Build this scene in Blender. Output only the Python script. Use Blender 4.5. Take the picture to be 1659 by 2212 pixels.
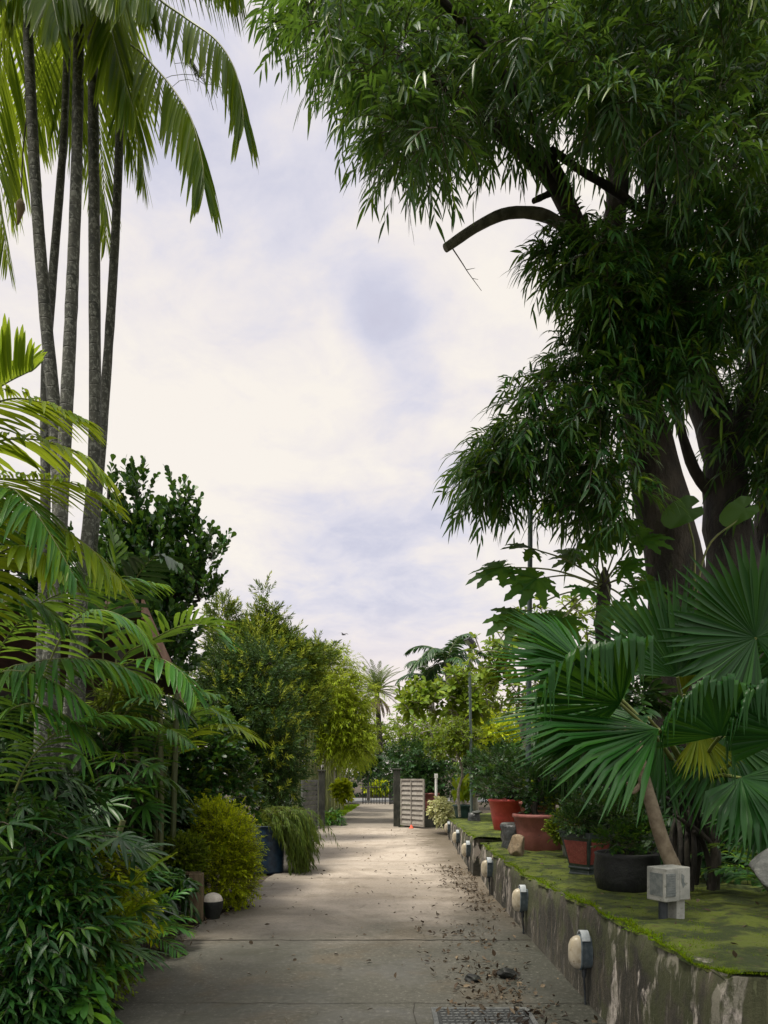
import bpy, math
import numpy as np
from mathutils import Vector
for _o in list(bpy.data.objects):
    bpy.data.objects.remove(_o, do_unlink=True)
sc = bpy.context.scene
COL = sc.collection
# ------------------------------------------------------------------ camera, sky, sun, exposure
FPX, CAMH, V0 = 740.0, 1.55, 774.0
cd = bpy.data.cameras.new("camera")
cd.sensor_fit = 'VERTICAL'
cd.sensor_height = 24.0
cd.sensor_width = 18.0
cd.lens = 24.0 * FPX / 1024.0
cd.shift_y = (V0 - 512.0) / 1024.0
cd.clip_start, cd.clip_end = 0.05, 3000
cam = bpy.data.objects.new("camera", cd)
COL.objects.link(cam)
cam.location = (0, 0, CAMH)
cam.rotation_euler = (math.pi / 2, 0, 0)
sc.camera = cam
SUN_AZ, SUN_EL = math.radians(-112), math.radians(70)     # high, on the left and slightly behind, through thin cloud
sdir = Vector((math.sin(SUN_AZ) * math.cos(SUN_EL), math.cos(SUN_AZ) * math.cos(SUN_EL), math.sin(SUN_EL)))
sl = bpy.data.lights.new("sun", 'SUN')
sl.energy = 4.2
sl.angle = math.radians(14)
sl.color = (1.0, 0.93, 0.80)
so = bpy.data.objects.new("sun", sl)
COL.objects.link(so)
so.rotation_euler = (-sdir).to_track_quat('-Z', 'Y').to_euler()
so.location = (-12, -6, 30)
sc.view_settings.view_transform = 'Standard'
sc.view_settings.look = 'None'
sc.view_settings.exposure = 0.35
sc.view_settings.gamma = 1.0


class NT:
    """small helper for writing node trees"""
    def __init__(s, tree):
        s.t = tree
        s.t.nodes.clear()

    def n(s, typ, **kw):
        nd = s.t.nodes.new(typ)
        for k, v in kw.items():
            if k.startswith('i_'):
                nd.inputs[k[2:].replace('_', ' ')].default_value = v
            else:
                setattr(nd, k, v)
        return nd

    def l(s, a, b):
        s.t.links.new(a, b)

    def math(s, op, a, b=None, c=None, clamp=False):
        nd = s.t.nodes.new('ShaderNodeMath')
        nd.operation = op
        nd.use_clamp = clamp
        for k, x in enumerate((a, b, c)):
            if x is None:
                continue
            if isinstance(x, (int, float)):
                nd.inputs[k].default_value = x
            else:
                s.l(x, nd.inputs[k])
        return nd.outputs[0]

    def mix(s, f, a, b, blend='MIX'):
        nd = s.t.nodes.new('ShaderNodeMix')
        nd.data_type = 'RGBA'
        nd.blend_type = blend
        for k, x in ((0, f), (6, a), (7, b)):
            if isinstance(x, (int, float)):
                nd.inputs[k].default_value = x
            elif isinstance(x, tuple):
                nd.inputs[k].default_value = (*x, 1) if len(x) == 3 else x
            else:
                s.l(x, nd.inputs[k])
        return nd.outputs[2]

    def noise(s, vec, scale, detail=4, rough=.6, dist=0):
        nd = s.n('ShaderNodeTexNoise')
        nd.inputs['Scale'].default_value = scale
        nd.inputs['Detail'].default_value = detail
        nd.inputs['Roughness'].default_value = rough
        nd.inputs['Distortion'].default_value = dist
        if vec is not None:
            s.l(vec, nd.inputs['Vector'])
        return nd.outputs[0]

    def ss(s, x, a, b):
        nd = s.n('ShaderNodeMapRange', interpolation_type='SMOOTHSTEP')
        s.l(x, nd.inputs[0])
        nd.inputs[1].default_value = a
        nd.inputs[2].default_value = b
        return nd.outputs[0]

    def scale(s, vec, sx, sy, sz, loc=(0, 0, 0)):
        nd = s.n('ShaderNodeMapping')
        nd.inputs['Scale'].default_value = (sx, sy, sz)
        nd.inputs['Location'].default_value = loc
        s.l(vec, nd.inputs['Vector'])
        return nd.outputs[0]


world = bpy.data.worlds.new("World")
sc.world = world
world.use_nodes = True
w = NT(world.node_tree)
sky = w.n('ShaderNodeTexSky', sky_type='NISHITA', sun_disc=False)
sky.sun_elevation = SUN_EL
sky.sun_rotation = SUN_AZ
tc = w.n('ShaderNodeTexCoord')
dirv = tc.outputs['Generated']
sep = w.n('ShaderNodeSeparateXYZ')
w.l(dirv, sep.inputs[0])
zc = w.math('MAXIMUM', sep.outputs[2], 0.0)
den = w.math('ADD', zc, 0.22)
cmb = w.n('ShaderNodeCombineXYZ')                      # cloud layer seen in perspective
w.l(w.math('DIVIDE', sep.outputs[0], den), cmb.inputs[0])
w.l(w.math('DIVIDE', sep.outputs[1], den), cmb.inputs[1])
n1 = w.noise(w.scale(cmb.outputs[0], 1, 1, 1, (3.2, 1.1, 0)), 1.15, 7, .55, .35)
n2 = w.noise(w.scale(cmb.outputs[0], 1, 1, 1, (7.7, 4.2, 2)), 3.4, 8, .6, .5)
n3 = w.noise(w.scale(cmb.outputs[0], 1, 1, 1, (1.7, 9.2, 5)), 9.0, 8, .62, .5)
f = w.math('ADD', w.math('ADD', w.math('MULTIPLY', n1, .46), w.math('MULTIPLY', n2, .42)), w.math('ADD', w.math('MULTIPLY', n3, .25), -.102))


def blob(u, v, rad, amt):
    """a lighter or darker cloud bank in the direction of one part of the sky"""
    d = Vector(((u - 384) / FPX, 1, (V0 - v) / FPX)).normalized()
    vm = w.n('ShaderNodeVectorMath', operation='DISTANCE')
    w.l(dirv, vm.inputs[0])
    vm.inputs[1].default_value = d
    return w.math('MULTIPLY', w.math('SUBTRACT', 1.0, w.ss(vm.outputs['Value'], 0.0, rad)), amt)


for (u, v, rad, amt) in ((185, 393, .36, -.13), (320, 262, .14, -.07), (370, 445, .16, -.08), (255, 25, .12, -.08), (480, 330, .10, -.03),
                         (210, 200, .20, .11), (285, 190, .18, .08), (395, 195, .14, .05), (372, 298, .075, .17), (395, 340, .09, .11), (412, 390, .10, .07),
                         (455, 470, .05, .11), (330, 545, .22, .07), (430, 560, .20, .06), (300, 620, .14, .03), (640, 500, .3, -.08)):
    f = w.math('ADD', f, blob(u, v, rad, amt))
cr = w.n('ShaderNodeValToRGB')
w.l(f, cr.inputs[0])
el = cr.color_ramp.elements
el[0].position, el[0].color = .36, (.99, .925, .845, 1)
el[1].position, el[1].color = .72, (.60, .59, .71, 1)
for p, c in ((.45, (.90, .845, .835, 1)), (.535, (.77, .75, .83, 1)), (.61, (.66, .66, .78, 1))):
    e = el.new(p)
    e.color = c
hz = w.math('SUBTRACT', 1.0, w.ss(sep.outputs[2], 0.10, .24))
cc = w.mix(w.math('MULTIPLY', hz, .8), cr.outputs[0], (1.0, .875, .81))
glow = w.mix(w.ss(sep.outputs[2], .74, .95), cc, (2.5, 2.4, 2.3))     # thin cloud round the zenith is much the brightest
glow = w.mix(w.math('MULTIPLY', w.ss(sep.outputs[1], .15, -.5), w.ss(sep.outputs[2], .15, .5)), glow, (1.9, 1.85, 1.8))
vs = w.n('ShaderNodeVectorMath', operation='SCALE')
w.l(glow, vs.inputs[0])
vs.inputs['Scale'].default_value = 7.9                # the cloud layer, at the sky's own scale
skymix = w.mix(.94, sky.outputs[0], vs.outputs[0])
bg = w.n('ShaderNodeBackground')
bg.inputs['Strength'].default_value = 0.1
w.l(skymix, bg.inputs['Color'])
wo = w.n('ShaderNodeOutputWorld')
w.l(bg.outputs[0], wo.inputs['Surface'])

# ------------------------------------------------------------------ helpers
DS = 768.0 / 1659.0


def P(x, y, Y):
    """photo position (1659 px wide view) at distance Y -> world point"""
    u, v = x * DS, y * DS
    return np.array(((u - 384) / FPX * Y, Y, CAMH + (V0 - v) / FPX * Y))


def R(px, Y):
    """length in photo px at distance Y -> metres"""
    return px * DS / FPX * Y


def norm(a):
    return a / np.maximum(np.linalg.norm(a, axis=-1, keepdims=True), 1e-9)


def rng_(s):
    return np.random.default_rng(s)


class MB:
    def __init__(s):
        s.V, s.F, s.M, s.n = [], [], [], 0

    def add(s, V, F, mi=0):
        V = np.asarray(V, float).reshape(-1, 3)
        F = np.asarray(F, int)
        s.V.append(V)
        s.F.append(F + s.n)
        s.M.append(np.full(len(F), mi, int))
        s.n += len(V)

    def build(s, name, mats, parent=None, smooth=True, origin=None):
        V = np.concatenate(s.V)
        if origin is None:
            origin = np.array(parent.location) if parent is not None and parent.parent is None else (
                np.array(parent['_o']) if parent is not None else np.zeros(3))
        V = V - np.asarray(origin)
        me = bpy.data.meshes.new(name)
        me.vertices.add(len(V))
        me.vertices.foreach_set('co', V.ravel())
        loops = np.concatenate([f.ravel() for f in s.F])
        sizes = np.concatenate([np.full(len(f), f.shape[1]) for f in s.F])
        me.loops.add(len(loops))
        me.loops.foreach_set('vertex_index', loops)
        me.polygons.add(len(sizes))
        st = np.concatenate(([0], np.cumsum(sizes)[:-1]))
        me.polygons.foreach_set('loop_start', st)
        if not isinstance(mats, (list, tuple)):
            mats = [mats]
        for m in mats:
            me.materials.append(m)
        me.polygons.foreach_set('material_index', np.concatenate(s.M))
        me.polygons.foreach_set('use_smooth', np.full(len(sizes), smooth))
        me.update(calc_edges=True)
        o = bpy.data.objects.new(name, me)
        COL.objects.link(o)
        if parent is not None:
            o.parent = parent
        else:
            o.location = origin
        o['_o'] = [float(x) for x in origin]
        return o

    # ---- shapes
    def tube(s, pts, rad, sides=8, mi=0, cap=True):
        pts = np.asarray(pts, float)
        n = len(pts)
        rad = np.broadcast_to(np.asarray(rad, float), (n,))
        T = np.gradient(pts, axis=0)
        T = norm(T)
        ref = np.array((0, 0, 1.0)) if abs(T[0][2]) < .9 else np.array((1.0, 0, 0))
        A = norm(np.cross(T, ref))
        for k in range(1, n):                          # keep the frame from flipping
            a = A[k - 1] - T[k] * np.dot(A[k - 1], T[k])
            A[k] = a / max(np.linalg.norm(a), 1e-9)
        B = np.cross(T, A)
        an = np.linspace(0, 2 * math.pi, sides, endpoint=False)
        ring = (np.cos(an)[None, :, None] * A[:, None] + np.sin(an)[None, :, None] * B[:, None]) * rad[:, None, None] + pts[:, None]
        i = np.arange(n - 1)[:, None] * sides
        j = np.arange(sides)[None]
        j2 = (j + 1) % sides
        F = np.stack((i + j, i + j2, i + sides + j2, i + sides + j), -1).reshape(-1, 4)
        s.add(ring.reshape(-1, 3), F, mi)
        if cap:
            for k in (0, n - 1):
                s.add(np.vstack((ring[k], pts[k])), [[a, (a + 1) % sides, sides] for a in range(sides)], mi)

    def lathe(s, c, prof, sides=28, mi=0, sx=1., sy=1., rot=0., wob=None):
        c = np.asarray(c, float)
        an = np.linspace(0, 2 * math.pi, sides, endpoint=False) + rot
        prof = np.asarray(prof, float)
        n = len(prof)
        V = np.zeros((n, sides, 3))
        V[:, :, 0] = prof[:, :1] * np.cos(an) * sx
        V[:, :, 1] = prof[:, :1] * np.sin(an) * sy
        V[:, :, 2] = prof[:, 1:]
        if wob is not None:
            V += wob(V)
        V += c
        i = np.arange(n - 1)[:, None] * sides
        j = np.arange(sides)[None]
        j2 = (j + 1) % sides
        F = np.stack((i + j, i + j2, i + sides + j2, i + sides + j), -1).reshape(-1, 4)
        s.add(V.reshape(-1, 3), F, mi)

    def box(s, c, size, rz=0., mi=0, taper=1.):
        hx, hy, hz_ = np.asarray(size, float) / 2
        V = np.array([(x * hx * (t := (taper if z > 0 else 1)), y * hy * t, z * hz_) for z in (-1, 1) for y in (-1, 1) for x in (-1, 1)])
        cs, sn = math.cos(rz), math.sin(rz)
        V = np.stack((V[:, 0] * cs - V[:, 1] * sn, V[:, 0] * sn + V[:, 1] * cs, V[:, 2]), -1) + np.asarray(c)
        s.add(V, [(0, 2, 3, 1), (4, 5, 7, 6), (0, 1, 5, 4), (1, 3, 7, 5), (3, 2, 6, 7), (2, 0, 4, 6)], mi)

    def leaves(s, P_, D, N, L, W, prof, fold=0., droop=0., dpow=2., mi=0, hinge=None):
        P_, D, N = (np.asarray(a, float).reshape(-1, 3) for a in (P_, D, N))
        M = len(P_)
        L = np.broadcast_to(np.asarray(L, float), (M,))
        W = np.broadcast_to(np.asarray(W, float), (M,))
        droop = np.broadcast_to(np.asarray(droop, float), (M,))
        S = norm(np.cross(D, N))
        K = len(prof)
        cols = 3 if fold else 2
        V = np.zeros((M, K, cols, 3))
        for k, (t, wd) in enumerate(prof):
            if hinge is None:
                c = P_ + D * (L * t)[:, None]
                c[:, 2] -= droop * L * t ** dpow
            else:                                      # stiff blade whose tip bends over and hangs
                x = np.maximum(t - hinge, 0)
                c = P_ + D * (L * (np.minimum(t, hinge) + x * (1 - droop)))[:, None]
                c[:, 2] -= droop * L * x
            hw = (W * wd)[:, None]
            if fold:
                V[:, k, 0] = c + S * hw + N * hw * fold
                V[:, k, 1] = c
                V[:, k, 2] = c - S * hw + N * hw * fold
            else:
                V[:, k, 0] = c + S * hw
                V[:, k, 1] = c - S * hw
        b = np.arange(M)[:, None, None] * (K * cols)
        kk = np.arange(K - 1)[None, :, None] * cols
        q = np.arange(cols - 1)[None, None]
        i0 = b + kk + q
        F = np.stack((i0, i0 + 1, i0 + cols + 1, i0 + cols), -1).reshape(-1, 4)
        s.add(V.reshape(-1, 3), F, mi)


LANCE = [(0, .06), (.22, .8), (.5, 1), (.78, .58), (1, .03)]
LANCE3 = [(0, .08), (.45, 1), (1, .03)]
OVAL = [(0, .06), (.3, .8), (.6, 1), (.85, .7), (1, .06)]
OBOV = [(0, .05), (.35, .5), (.7, 1), (.92, .75), (1, .1)]
STRAP = [(0, .25), (.2, .85), (.5, 1), (.75, .85), (.92, .45), (1, .06)]
FANSEG = [(0, .05), (.3, .55), (.58, 1), (.75, .72), (.9, .36), (1, .03)]
Z = np.array((0, 0, 1.0))


def tagset(o, label=None, cat=None, group=None, kind=None):
    for k, v in (('label', label), ('category', cat), ('group', group), ('kind', kind)):
        if v:
            o[k] = v
    return o


def thing(name, base, label, cat, group=None):
    o = bpy.data.objects.new(name, None)
    COL.objects.link(o)
    o.empty_display_size = .2
    o.location = [float(x) for x in base]
    return tagset(o, label, cat, group)


def sprigs(mb, Pp, D, nl, SL, LL, LW, droop=.3, ang=50, prof=LANCE3, fold=0., ld=.2, rng=None, mi=0, stem=None, jit=.2, start=.15, whorl=False):
    """leafy shoots: at every point a short curved stem with alternating leaves"""
    M = len(Pp)
    D = norm(np.asarray(D, float))
    sl_ = SL * rng.uniform(.7, 1.25, (M, 1))
    s = np.linspace(start, 1, nl)[None, :, None]
    a = sl_[:, None] * s
    pos = Pp[:, None] + D[:, None] * a - Z * droop * a * s
    tan = norm(D[:, None] - Z * 2 * droop * s + 0 * pos)
    up = norm(Z + rng.normal(0, .35, (M, 1, 3)))
    side = norm(np.cross(tan, up + 0 * tan))
    up2 = np.cross(side, tan)
    if whorl:
        th = (np.arange(nl) * 2.4)[None, :, None] + rng.uniform(0, 6.28, (M, 1, 1))
        lat = side * np.cos(th) + up2 * np.sin(th)
    else:
        sg = np.where(np.arange(nl) % 2 == 0, 1., -1.)[None, :, None]
        lat = side * sg + up2 * rng.normal(0, .35, (M, nl, 1))
    an = np.radians(ang) * np.linspace(1.1, .45, nl)[None, :, None]
    d = norm(tan * np.cos(an) + lat * np.sin(an) + rng.normal(0, jit, (M, nl, 3)))
    N = up2 if not whorl else tan
    N = norm(N - d * np.sum(N * d, -1, keepdims=True))
    k = M * nl
    sz = rng.uniform(.72, 1.2, k)
    mb.leaves(pos.reshape(k, 3), d.reshape(k, 3), N.reshape(k, 3), LL * sz, LW * sz, prof, fold, ld * rng.uniform(.4, 1.6, k), 2., mi)
    if stem is not None:
        e = np.arange(M)
        mb.leaves(Pp[e], D[e], norm(np.cross(D[e], rng.normal(0, 1, (M, 3)))), sl_[e, 0], np.full(M, stem[1]), [(0, 1), (.33, .9), (.66, .75), (1, .5)], 0, droop, 2., stem[0])


def in_ball(c, r, n, rng, lo=.35):
    v = norm(rng.normal(0, 1, (n, 3)))
    rr = rng.uniform(lo ** 2, 1, (n, 1)) ** .5
    return np.asarray(c) + v * rr * np.asarray(r), v


def bez(pts, n):
    """smooth curve through the given points"""
    pts = np.asarray(pts, float)
    if len(pts) == 2:
        return pts[0] + (pts[1] - pts[0]) * np.linspace(0, 1, n)[:, None]
    p = np.vstack((2 * pts[0] - pts[1], pts, 2 * pts[-1] - pts[-2]))
    out = []
    m = len(pts) - 1
    for t in np.linspace(0, m - 1e-6, n):
        i = int(t)
        f_ = t - i
        a, b, c, d = p[i], p[i + 1], p[i + 2], p[i + 3]
        out.append(.5 * (2 * b + (c - a) * f_ + (2 * a - 5 * b + 4 * c - d) * f_ ** 2 + (3 * b - a - 3 * c + d) * f_ ** 3))
    return np.array(out)


def twigs(mb, root, tips, rng, r0=.05, mi=0, sag=.05, sides=5, tr=.006):
    """join tips to a root by the nearest branch already there; returns the arriving directions"""
    root = np.asarray(root, float)
    order = np.argsort(np.linalg.norm(tips - root, axis=1))
    nodes = [root]
    rads = [r0]
    dirs = np.zeros_like(tips)
    for k in order:
        t = tips[k]
        A = np.array(nodes)
        d = np.linalg.norm(A - t, axis=1)
        dr = np.linalg.norm(A - root, axis=1)
        j = int(np.argmin(d + .25 * dr))
        a = A[j]
        m = a + (t - a) * .5 + rng.normal(0, .07, 3) * np.linalg.norm(t - a)
        m[2] += sag * np.linalg.norm(t - a)
        ra = max(rads[j] * .72, tr)
        c = bez([a, m, t], 5)
        mb.tube(c, np.linspace(ra, max(ra * .55, tr), 5), sides, mi, cap=False)
        nodes += [c[2], t]
        rads += [ra * .8, max(ra * .6, tr)]
        dirs[k] = norm(c[-1] - c[-2])
    return dirs


# ------------------------------------------------------------------ materials
def mat(name):
    m = bpy.data.materials.new(name)
    m.use_nodes = True
    g = NT(m.node_tree)
    out = g.n('ShaderNodeOutputMaterial')
    b = g.n('ShaderNodeBsdfPrincipled')
    g.l(b.outputs[0], out.inputs[0])
    return m, g, b, out


LEAF_K = 1.35


def leafmat(name, cols, trans=.35, tcol=None, rough=.42, spec=.45, tint=None):
    """cols: darker, main, lighter leaf colours picked leaf by leaf"""
    def sat(c, k=1.32):
        y_ = .3 * c[0] + .6 * c[1] + .1 * c[2]
        return tuple(max(.002, y_ + (q - y_) * k) for q in c)
    if name not in ('dry_leaf', 'dead_frond', 'varieg_leaf'):
        cols = [sat(c) for c in cols]
    m, g, b, out = mat(name)
    geo = g.n('ShaderNodeNewGeometry')
    r = g.n('ShaderNodeValToRGB')
    g.l(geo.outputs['Random Per Island'], r.inputs[0])
    e = r.color_ramp.elements
    k = len(cols)
    while len(e) < k:
        e.new(.5)
    for i, c in enumerate(cols):
        e[i].position = i / (k - 1)
        e[i].color = (*[min(.75, q * LEAF_K) for q in c], 1)
    tcd = g.n('ShaderNodeTexCoord')
    nz = g.noise(tcd.outputs['Object'], 1.7, 3, .6)
    col = g.mix(g.ss(nz, .38, .68), r.outputs[0], tint or tuple(min(1, x * 1.35) for x in cols[len(cols) // 2]))
    col = g.mix(.5, r.outputs[0], col)
    g.l(col, b.inputs['Base Color'])
    b.inputs['Roughness'].default_value = rough + .06
    b.inputs['Specular IOR Level'].default_value = spec * .48
    tr = g.n('ShaderNodeBsdfTranslucent')
    mc = cols[len(cols) // 2]
    tcol = tcol or (mc[0] * 2.2, mc[1] * 2.2, mc[2] * .9)
    g.l(g.mix(.35, tcol, col), tr.inputs['Color'])
    mx = g.n('ShaderNodeMixShader')
    mx.inputs[0].default_value = trans
    g.l(b.outputs[0], mx.inputs[1])
    g.l(tr.outputs[0], mx.inputs[2])
    g.l(mx.outputs[0], out.inputs[0])
    return m


def plain(name, cols, scale=8., rough=.6, bump=.15, bscale=None, bdist=.02, metal=0., spec=.4, stretch=(1, 1, 1), detail=6, coord='Object', lo=.35, hi=.65):
    m, g, b, out = mat(name)
    tcd = g.n('ShaderNodeTexCoord')
    vec = g.scale(tcd.outputs[coord], *stretch)
    nz = g.noise(vec, scale, detail, .62)
    col = g.mix(g.ss(nz, lo, hi), cols[0], cols[1])
    if len(cols) > 2:
        n3 = g.noise(vec, scale * 3.7, 5, .65)
        col = g.mix(g.ss(n3, .55, .72), col, cols[2])
    g.l(col, b.inputs['Base Color'])
    b.inputs['Roughness'].default_value = rough
    b.inputs['Metallic'].default_value = metal
    b.inputs['Specular IOR Level'].default_value = spec
    if bump:
        bn = g.n('ShaderNodeBump')
        bn.inputs['Strength'].default_value = bump
        bn.inputs['Distance'].default_value = bdist
        g.l(g.noise(vec, bscale or scale * 4, 6, .65), bn.inputs['Height'])
        g.l(bn.outputs[0], b.inputs['Normal'])
    return m


M = {}
M['bark_big'] = plain('bark_big', [(.018, .016, .011), (.055, .046, .032), (.045, .05, .022)], 3.5, .85, 1., 9, .07, stretch=(1, 1, .4))
M['bark_dark'] = plain('bark_dark', [(.014, .013, .010), (.045, .039, .029), (.04, .046, .022)], 5, .85, 1., 12, .05, stretch=(1, 1, .35))
M['bark_pale'] = plain('bark_pale', [(.16, .145, .11), (.30, .28, .22)], 9, .8, .4, 30)
M['bark_grey'] = plain('bark_grey', [(.12, .11, .09), (.24, .22, .18)], 6, .8, .4, 30)
M['bark_warm'] = plain('bark_warm', [(.15, .115, .075), (.25, .205, .14)], 14, .8, .35, 60)
M['twig'] = plain('twig', [(.04, .032, .022), (.08, .065, .04)], 8, .8, 0)
M['rachis'] = plain('rachis', [(.09, .12, .03), (.16, .18, .05)], 8, .5, 0)
M['culm'] = plain('culm', [(.05, .065, .02), (.10, .11, .04)], 5, .5, 0, stretch=(1, 1, .2))

# areca stems: grey-green with pale lichen patches and faint rings
m, g, b, out = mat('palm_stem')
tcd = g.n('ShaderNodeTexCoord')
ob = tcd.outputs['Object']
nz = g.noise(g.scale(ob, 1, 1, .6), 9, 7, .7)
col = g.mix(g.ss(nz, .35, .6), (.03, .034, .026), (.07, .072, .055))
li = g.noise(g.scale(ob, 1, 1, .7, (4, 4, 4)), 34, 6, .7, .3)
col = g.mix(g.math('MULTIPLY', g.ss(li, .50, .60), .85), col, (.20, .21, .175))
sz_ = g.n('ShaderNodeSeparateXYZ')
g.l(ob, sz_.inputs[0])
ring = g.math('PINGPONG', g.math('ADD', sz_.outputs[2], g.math('MULTIPLY', nz, .02)), .065)
rr = g.ss(ring, 0, .009)
col = g.mix(g.math('ADD', g.math('MULTIPLY', rr, .5), .5), (.03, .03, .024), col)
g.l(col, b.inputs['Base Color'])
b.inputs['Roughness'].default_value = .8
bn = g.n('ShaderNodeBump')
bn.inputs['Strength'].default_value = .5
bn.inputs['Distance'].default_value = .01
g.l(g.math('ADD', rr, li), bn.inputs['Height'])
g.l(bn.outputs[0], b.inputs['Normal'])
M['palm_stem'] = m

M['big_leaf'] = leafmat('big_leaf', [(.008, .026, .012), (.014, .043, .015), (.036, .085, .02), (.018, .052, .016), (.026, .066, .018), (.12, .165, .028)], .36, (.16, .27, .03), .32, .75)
M['palm_leaf'] = leafmat('palm_leaf', [(.03, .065, .018), (.06, .105, .02), (.105, .15, .026)], .60, (.42, .52, .04), .38, .5)
M['areca_leaf'] = leafmat('areca_leaf', [(.03, .08, .03), (.05, .12, .035), (.10, .17, .035)], .38, (.24, .34, .03), .33, .55)
M['areca_gold'] = leafmat('areca_gold', [(.07, .12, .02), (.12, .17, .025), (.17, .21, .035)], .45, (.34, .40, .03), .38, .5)
M['fan_leaf'] = leafmat('fan_leaf', [(.009, .031, .009), (.013, .041, .011), (.022, .060, .013)], .25, (.09, .20, .012), .33, .55)
M['fan_yellow'] = leafmat('fan_yellow', [(.06, .09, .012), (.085, .11, .015), (.11, .125, .02)], .4, (.3, .32, .03), .45, .4)
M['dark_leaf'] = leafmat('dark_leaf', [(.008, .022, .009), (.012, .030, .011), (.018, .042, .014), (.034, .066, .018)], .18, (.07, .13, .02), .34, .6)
M['mid_leaf'] = leafmat('mid_leaf', [(.012, .034, .011), (.018, .05, .015), (.032, .075, .02), (.075, .125, .026)], .3, (.15, .24, .02), .36, .65)
M['gloss_leaf'] = leafmat('gloss_leaf', [(.010, .028, .011), (.015, .04, .014), (.026, .062, .02), (.06, .105, .026)], .22, (.11, .2, .02), .22, .95)
M['olive_leaf'] = leafmat('olive_leaf', [(.045, .075, .018), (.08, .115, .026), (.13, .16, .035)], .35, (.22, .27, .03), .45, .4)
M['lime_leaf'] = leafmat('lime_leaf', [(.09, .13, .010), (.21, .255, .018), (.34, .36, .035)], .42, (.42, .46, .03), .5, .35)
M['bamboo_leaf'] = leafmat('bamboo_leaf', [(.10, .145, .028), (.165, .22, .045), (.25, .29, .075)], .42, (.36, .38, .06), .5, .35)
M['pine_leaf'] = leafmat('pine_leaf', [(.03, .055, .018), (.055, .085, .024), (.09, .12, .03)], .25, (.15, .2, .02), .5, .35)
M['pine_dark'] = leafmat('pine_dark', [(.016, .034, .014), (.026, .05, .018), (.045, .075, .022)], .2, (.1, .16, .02), .5, .35)
M['pine_tip'] = leafmat('pine_tip', [(.10, .14, .03), (.17, .20, .05), (.24, .26, .08)], .35, (.3, .34, .05), .5, .35)
M['frangi_leaf'] = leafmat('frangi_leaf', [(.055, .09, .022), (.09, .135, .03), (.15, .19, .045)], .36, (.27, .33, .04), .42, .45)
M['far_leaf'] = leafmat('far_leaf', [(.035, .06, .02), (.06, .09, .028), (.10, .13, .04)], .3, (.18, .22, .04), .6, .3)
M['varieg_leaf'] = leafmat('varieg_leaf', [(.16, .20, .05), (.50, .50, .24), (.55, .55, .36)], .3, (.5, .5, .2), .5, .35)
M['grass'] = leafmat('grass', [(.06, .11, .018), (.10, .155, .022), (.14, .19, .03)], .3, (.24, .3, .03), .6, .25)
M['moss_leaf'] = leafmat('moss_leaf', [(.05, .085, .012), (.085, .125, .016), (.13, .165, .022)], .3, (.2, .24, .02), .7, .2)
M['weeper'] = leafmat('weeper', [(.03, .05, .016), (.05, .075, .022), (.085, .11, .034)], .3, (.18, .22, .03), .5, .35)
M['papaya_leaf'] = leafmat('papaya_leaf', [(.016, .042, .012), (.026, .06, .015), (.05, .09, .018)], .45, (.17, .27, .02), .45, .4)
M['dry_leaf'] = leafmat('dry_leaf', [(.010, .008, .006), (.022, .015, .010), (.04, .027, .016), (.014, .010, .008), (.13, .10, .065), (.020, .014, .010), (.012, .009, .007), (.014, .010, .008), (.05, .03, .017)], .08, (.1, .06, .03), .6, .35)
M['dead_frond'] = leafmat('dead_frond', [(.16, .13, .09), (.24, .19, .13), (.30, .25, .18)], .3, (.3, .24, .14), .7, .2)
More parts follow.
